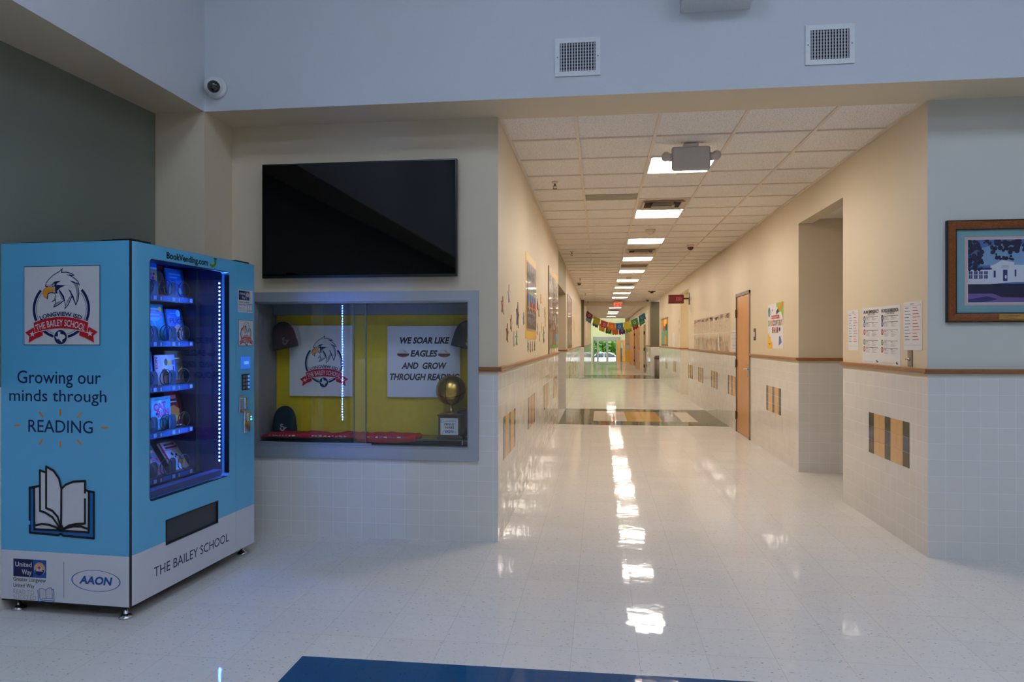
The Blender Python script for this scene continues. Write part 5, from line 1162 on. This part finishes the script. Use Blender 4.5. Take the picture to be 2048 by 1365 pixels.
for i, (y, z, s, lab) in enumerate(SL):
    r = empty('paper_star', (XL, y, z), FACE['left'], lab, 'paper star', 'paper stars on the left corridor wall'); r.rotation_euler[1] = R(random.uniform(-20, 20))
    s *= .72; b = MB(); b.prism([((s if k % 2 == 0 else s * .45) * math.cos(PI / 2 + k * PI / 5), (s if k % 2 == 0 else s * .45) * math.sin(PI / 2 + k * PI / 5)) for k in range(10)], -.004, -.0002, lambda u, v, h: (u, h, v)); b.build('card', SI[i], r)
    A = Art(.001); A.star(0, 0, s * .5, (tan, white, black)[i % 3], 1); A.build('inner_drawing', r, loc=(0, -.004, 0))

# ---------------------------------------------------------------- far end of the corridor
# papel picado: two strings of cut paper flags across the corridor
def picado(name_label, y, sag, z0, dz, cols, n, w, h, seed, xa=-.614, xb=2.03):
    random.seed(seed); r = empty('paper_banner', ((xa + xb) / 2, y, z0), 0, name_label, 'paper banner'); hx = (xb - xa) / 2
    zf = lambda t: -sag * (1 - (t / hx) ** 2)
    MB().tube([(hx * (-1 + 2 * i / 24), 0, zf(hx * (-1 + 2 * i / 24))) for i in range(25)], .006, 6).build('string', white, r)
    for i in range(n):
        t = -hx + .04 + (2 * hx - .20) * (i + .5) / n; sl = 2 * sag * t / hx ** 2; an = math.atan(sl) * .9
        m = ink('picado_' + str(cols[i]), cols[i]); hh = h * random.uniform(.92, 1.05); b = MB(); pts = [(-w / 2, 0), (w / 2, 0)]
        k = 5
        for j in range(k + 1): pts.append((w / 2 - w * j / k, -hh + (.05 if j % 2 else 0)))
        tw = random.uniform(-.03, .03)
        b.prism(pts, -.002, .002, lambda u, v, q: (t + u * math.cos(an) - v * math.sin(an) * .35, q + tw * u / w, zf(t) + u * math.sin(an) + v * math.cos(an)))
        fl_ = b.build('flag', m, r)
        A = Art(.003); lc = ink('picado_light_' + str(i % 3), ((236, 206, 120), (220, 150, 140), (150, 200, 200))[i % 3])
        cx, cz = t + math.sin(an) * .35 * hh * .5, zf(t) - hh * .5 * math.cos(an)
        A.ring(cx, cz, w * .12, w * .18, lc, 1, n=12); A.build('cut_pattern', fl_, loc=(0, -.02, 0))
picado('front string of bright paper flags, plum at left to blue at right', 30.0, .60, 2.78, 0, [(120, 50, 90), (190, 190, 30), (210, 70, 70), (236, 120, 30), (30, 120, 180), (240, 200, 20), (70, 150, 80), (30, 130, 170)], 8, .30, .33, 1)
picado('rear lower string of smaller paper flags behind the front one', 30.6, .66, 2.66, 0, [(90, 140, 180), (50, 90, 130), (230, 190, 20), (40, 140, 60), (236, 120, 30), (110, 60, 140), (110, 180, 60), (200, 50, 50), (90, 170, 90)], 9, .26, .33, 2)
# wooden doors standing ajar along the far run
def ajar(n, y, out, mat):
    d = empty('door_%d' % n, (2.03, y, 0), 0); d['kind'] = 'structure'
    f = MB(); f.box(-.02, .0, -.06, 0, 0, 2.15).box(-.02, .0, .98, 1.04, 0, 2.15).box(-.02, .0, -.06, 1.04, 2.12, 2.18); f.build('frame', m_fr, d)
    ang = math.asin(out / .93); b = MB(); b.box(-.045, 0, 0, .93, .01, 2.11); lf = b.build('leaf', mat, d, loc=(-.03, .02, 0), rz=ang)
    for z in (.3, 1.05, 1.8): MB().box(-.075, .01, -.03, .03, z - .07, z + .07).build('hinge', m_hinge, d)
    MB().tube([(-.1, .84, 1.0), (-.1, .72, 1.0)], .014).tube([(-.02, .84, 1.0), (-.1, .84, 1.0)], .012).build('lever_handle', m_chrome, lf)
ajar(2, 32.6, .12, wood_mat('pale_door', (214, 196, 160), (196, 176, 136), (5, 5, .6)))
ajar(3, 36.0, .15, m_door)
ajar(4, 42.0, .20, m_door)
r = empty('floor_sign', (1.90, 49.2, 0), 0, 'yellow wet floor sign at the far end by the stair pier', 'floor sign')
my = M('safety_yellow', (240, 180, 10), rough=.4)
for s in (-1, 1):
    b = MB(); v = [(-.15, s * .16, 0), (.15, s * .16, 0), (.085, s * .02, .86), (-.085, s * .02, .86)]; v2 = [(x, y + s * -.02, z) for x, y, z in v]; b.add(v + v2, [(0, 1, 2, 3), (7, 6, 5, 4), (0, 4, 5, 1), (1, 5, 6, 2), (2, 6, 7, 3), (3, 7, 4, 0)]); b.build('panel', my, r)
A = Art(.004); A.rect(-.07, .07, .28, .31, black, 1).rect(-.06, .06, .2, .23, black, 1).poly([(-.05, .42), (.05, .42), (0, .54)], black, 1); o = A.build('warning_print', r, loc=(0, -.115, 0)); o.rotation_euler.x = R(-9)
r = empty('trash_bin', (2.32, 28.7, 0), 0, 'tall brown-grey bin in front of the right olive wall', 'bin')
MB().lathe([(.16, 0), (.17, .02), (.18, .72)], n=24).build('body', M('bin_grey', (118, 104, 92), rough=.45), r); MB().lathe([(.185, .72), (.185, .78), (.15, .85), (.03, .86)], n=24).build('lid', M('bin_lid', (80, 72, 66), rough=.45), r)
for x, s, lab in ((-.42, 1, 'grey stair handrail at the left of the far steps'), (1.50, -1, 'grey stair handrail at the right, by the yellow sign')):
    r = empty('handrail', (x, 50.0, 0), 0, lab, 'handrail'); b = MB()
    b.tube([(0, .05, .0 - .65), (0, .05, .9), (0, .35, .92), (0, 2.0, .22), (0, 2.3, .22), (0, 2.3, -.65)], .022, 8).tube([(0, .05, .5), (0, 2.2, -.2)], .018, 8); b.build('rail', M('rail_grey', (120, 130, 140), rough=.4, metal=.4), r)
    MB().tube([(0, 1.2, .56), (0, 1.2, -.65)], .02, 8).build('post', MATS['rail_grey'], r)
for k in range(3):
    st = MB(); st.box(-.62, 1.74, 50 + .0 + k * .3, 50.3 + k * .3, -.65, -.16 * (k + 1)); struct('trim_step_%d' % (k + 1), st, f_cream)
# entrance doors
e = empty('door_5', (.55, 58, -.65), 0); e['kind'] = 'structure'
f = MB()
for (a0, a1) in ((-1.12, -1.05), (-.80, -.70), (.0, .07), (.78, .86), (1.02, 1.09)): f.box(a0, a1, -.06, .06, 0, 2.43)
f.box(-1.115, 1.085, -.055, .055, 2.13, 2.22).box(-1.115, 1.085, -.055, .055, 2.36, 2.425).box(-1.05, -.80, -.05, .05, 0, .12).box(-1.05, -.80, -.05, .05, 1.0, 1.06); f.build('frame', m_alu, e)
MB().box(-1.05, 1.02, -.04, .04, 2.22, 2.36).build('transom_panel', M('transom_grey', (170, 178, 184), rough=.4), e)
gl_ = glass('pane_entrance', (.98, 1, .99), .0, 1.0)
for (a0, a1) in ((-1.05, -.80), (.86, 1.02)): MB().box(a0, a1, -.005, .005, .12, 2.13).build('side_light', gl_, e)
for (a0, a1) in ((-.70, .0), (.07, .78)):
    b = MB(); b.box(a0, a0 + .055, -.03, .03, 0, 2.13).box(a1 - .055, a1, -.03, .03, 0, 2.13).box(a0, a1, -.027, .027, .002, .2).box(a0 + .002, a1 - .002, -.027, .027, 2.05, 2.128).box(a0 + .002, a1 - .002, -.026, .026, .92, .98); l_ = b.build('leaf', m_alu, e)
    MB().box(a0 + .055, a1 - .055, -.005, .005, .2, 2.05).build('pane', gl_, l_)
d = empty('door_6', (1.66, 57.3, -.65), 0); d['kind'] = 'structure'
f = MB(); f.box(-.33, -.08, 0, .05, 0, 2.13).box(.14, .36, 0, .05, 0, 2.13).box(-.08, .14, 0, .05, 0, .9).box(-.08, .14, 0, .05, 2.0, 2.13); f.build('leaf', m_door, d)
MB().box(-.08, .14, .02, .03, .9, 2.0).build('pane', gl_, d)
w = MB(); w.box(2.02, 3.5, 57.3, 57.4, -.65, ZC); struct('wall_vestibule_side', w, MATS['pale_green_paint'])
# outside: drive, car and hedge trees
w = MB(); w.box(-30, 30, 58.3, 120, -1.3, -1.1); struct('ground', w, M('asphalt', (150, 150, 146), rough=.9))
w = MB(); w.box(-30, 30, 76, 120, -1.1, -1.0); struct('lawn', w, M('lawn_green', (110, 150, 60), rough=.9, var=.2, scale=3))
car = empty('car', (.3, 70, -1.1), 0, 'white car parked outside beyond the glass entrance doors', 'car')
mw = M('car_white', (232, 234, 236), rough=.2, coat=.5, var=0); b = MB()
prof = [(-2.2, .35), (-2.2, .72), (-2.05, .82), (-1.2, .92), (-.5, 1.40), (.75, 1.42), (1.6, .98), (2.15, .9), (2.25, .6), (2.2, .32)]
b.prism(prof, -.85, .85, lambda u, v, h: (u, h, v)); b.build('body', mw, car)
g = MB()
for y in (-.856, .856): g.add([(-1.05, y, .94), (-.5, y, 1.33), (.05, y, 1.35), (.05, y, .95)], [(0, 1, 2, 3)]).add([(.12, y, .95), (.12, y, 1.35), (.7, y, 1.34), (1.3, y, .98)], [(0, 1, 2, 3)])
g.add([(-1.17, -.75, .95), (-.53, -.7, 1.395), (-.53, .7, 1.395), (-1.17, .75, .95)], [(0, 1, 2, 3)]); g.build('window', M('car_glass', (60, 72, 84), rough=.05), car)
for x in (-1.4, 1.4):
    for y in (-.8, .8): MB().lathe([(.30, -.1), (.33, -.08), (.33, .08), (.30, .1)], (x, y, .33), 20, axis='y').build('wheel', m_blk, car)
m_leaf = M('leaf_green', (96, 150, 40), rough=.7, var=.3, scale=2)
def tree(x, y, h, s, label, seed):
    random.seed(seed); r = empty('tree', (x, y, -1.0), 0, label, 'tree', 'trees beyond the entrance')
    MB().tube([(0, 0, 0), (.1, 0, h * .4), (0, .1, h * .7)], [.2, .15, .08]).build('trunk', M('bark', (90, 74, 58), rough=.9), r)
    b = MB()
    for i in range(700):
        a = random.uniform(0, 2 * PI); q = random.uniform(-1, 1); rr = random.uniform(.55, 1.0); c = math.sqrt(1 - q * q)
        p = Vector((c * math.cos(a) * s * rr, c * math.sin(a) * s * rr, h * .5 + q * h * .48 * rr)); u = Vector((random.gauss(0, 1), random.gauss(0, 1), random.gauss(0, 1))).normalized(); v = u.orthogonal().normalized(); k = random.uniform(.18, .4)
        b.add([p + u * k, p + v * k * .6, p - u * k, p - v * k * .6], [(0, 1, 2, 3)])
    b.build('crown', m_leaf, r)
for i, (x, lab) in enumerate(((-4.4, 'leftmost green tree seen through the entrance glass'), (-1.5, 'green tree seen through the left door pane'), (1.3, 'green tree seen between the two door panes'), (4.1, 'green tree seen through the right door pane'), (6.9, 'green tree seen through the narrow pane of the wooden door'))): tree(x, 84 + (i % 2) * 1.5, 6.5, 1.1, lab, i)

# clipped hedge filling the view behind the trees
r = empty('hedge', (1.0, 93, -1.0), 0, 'long green hedge behind the trees beyond the entrance', 'hedge')
random.seed(21); b = MB()
for i in range(5200):
    p = Vector((random.uniform(-11, 11), random.uniform(-.6, .6), random.uniform(0, 5.2))); u = Vector((random.gauss(0, 1), random.gauss(0, 1), random.gauss(0, 1))).normalized(); v = u.orthogonal().normalized(); k = random.uniform(.22, .5)
    b.add([p + u * k, p + v * k * .6, p - u * k, p - v * k * .6], [(0, 1, 2, 3)])
b.build('foliage', m_leaf, r)
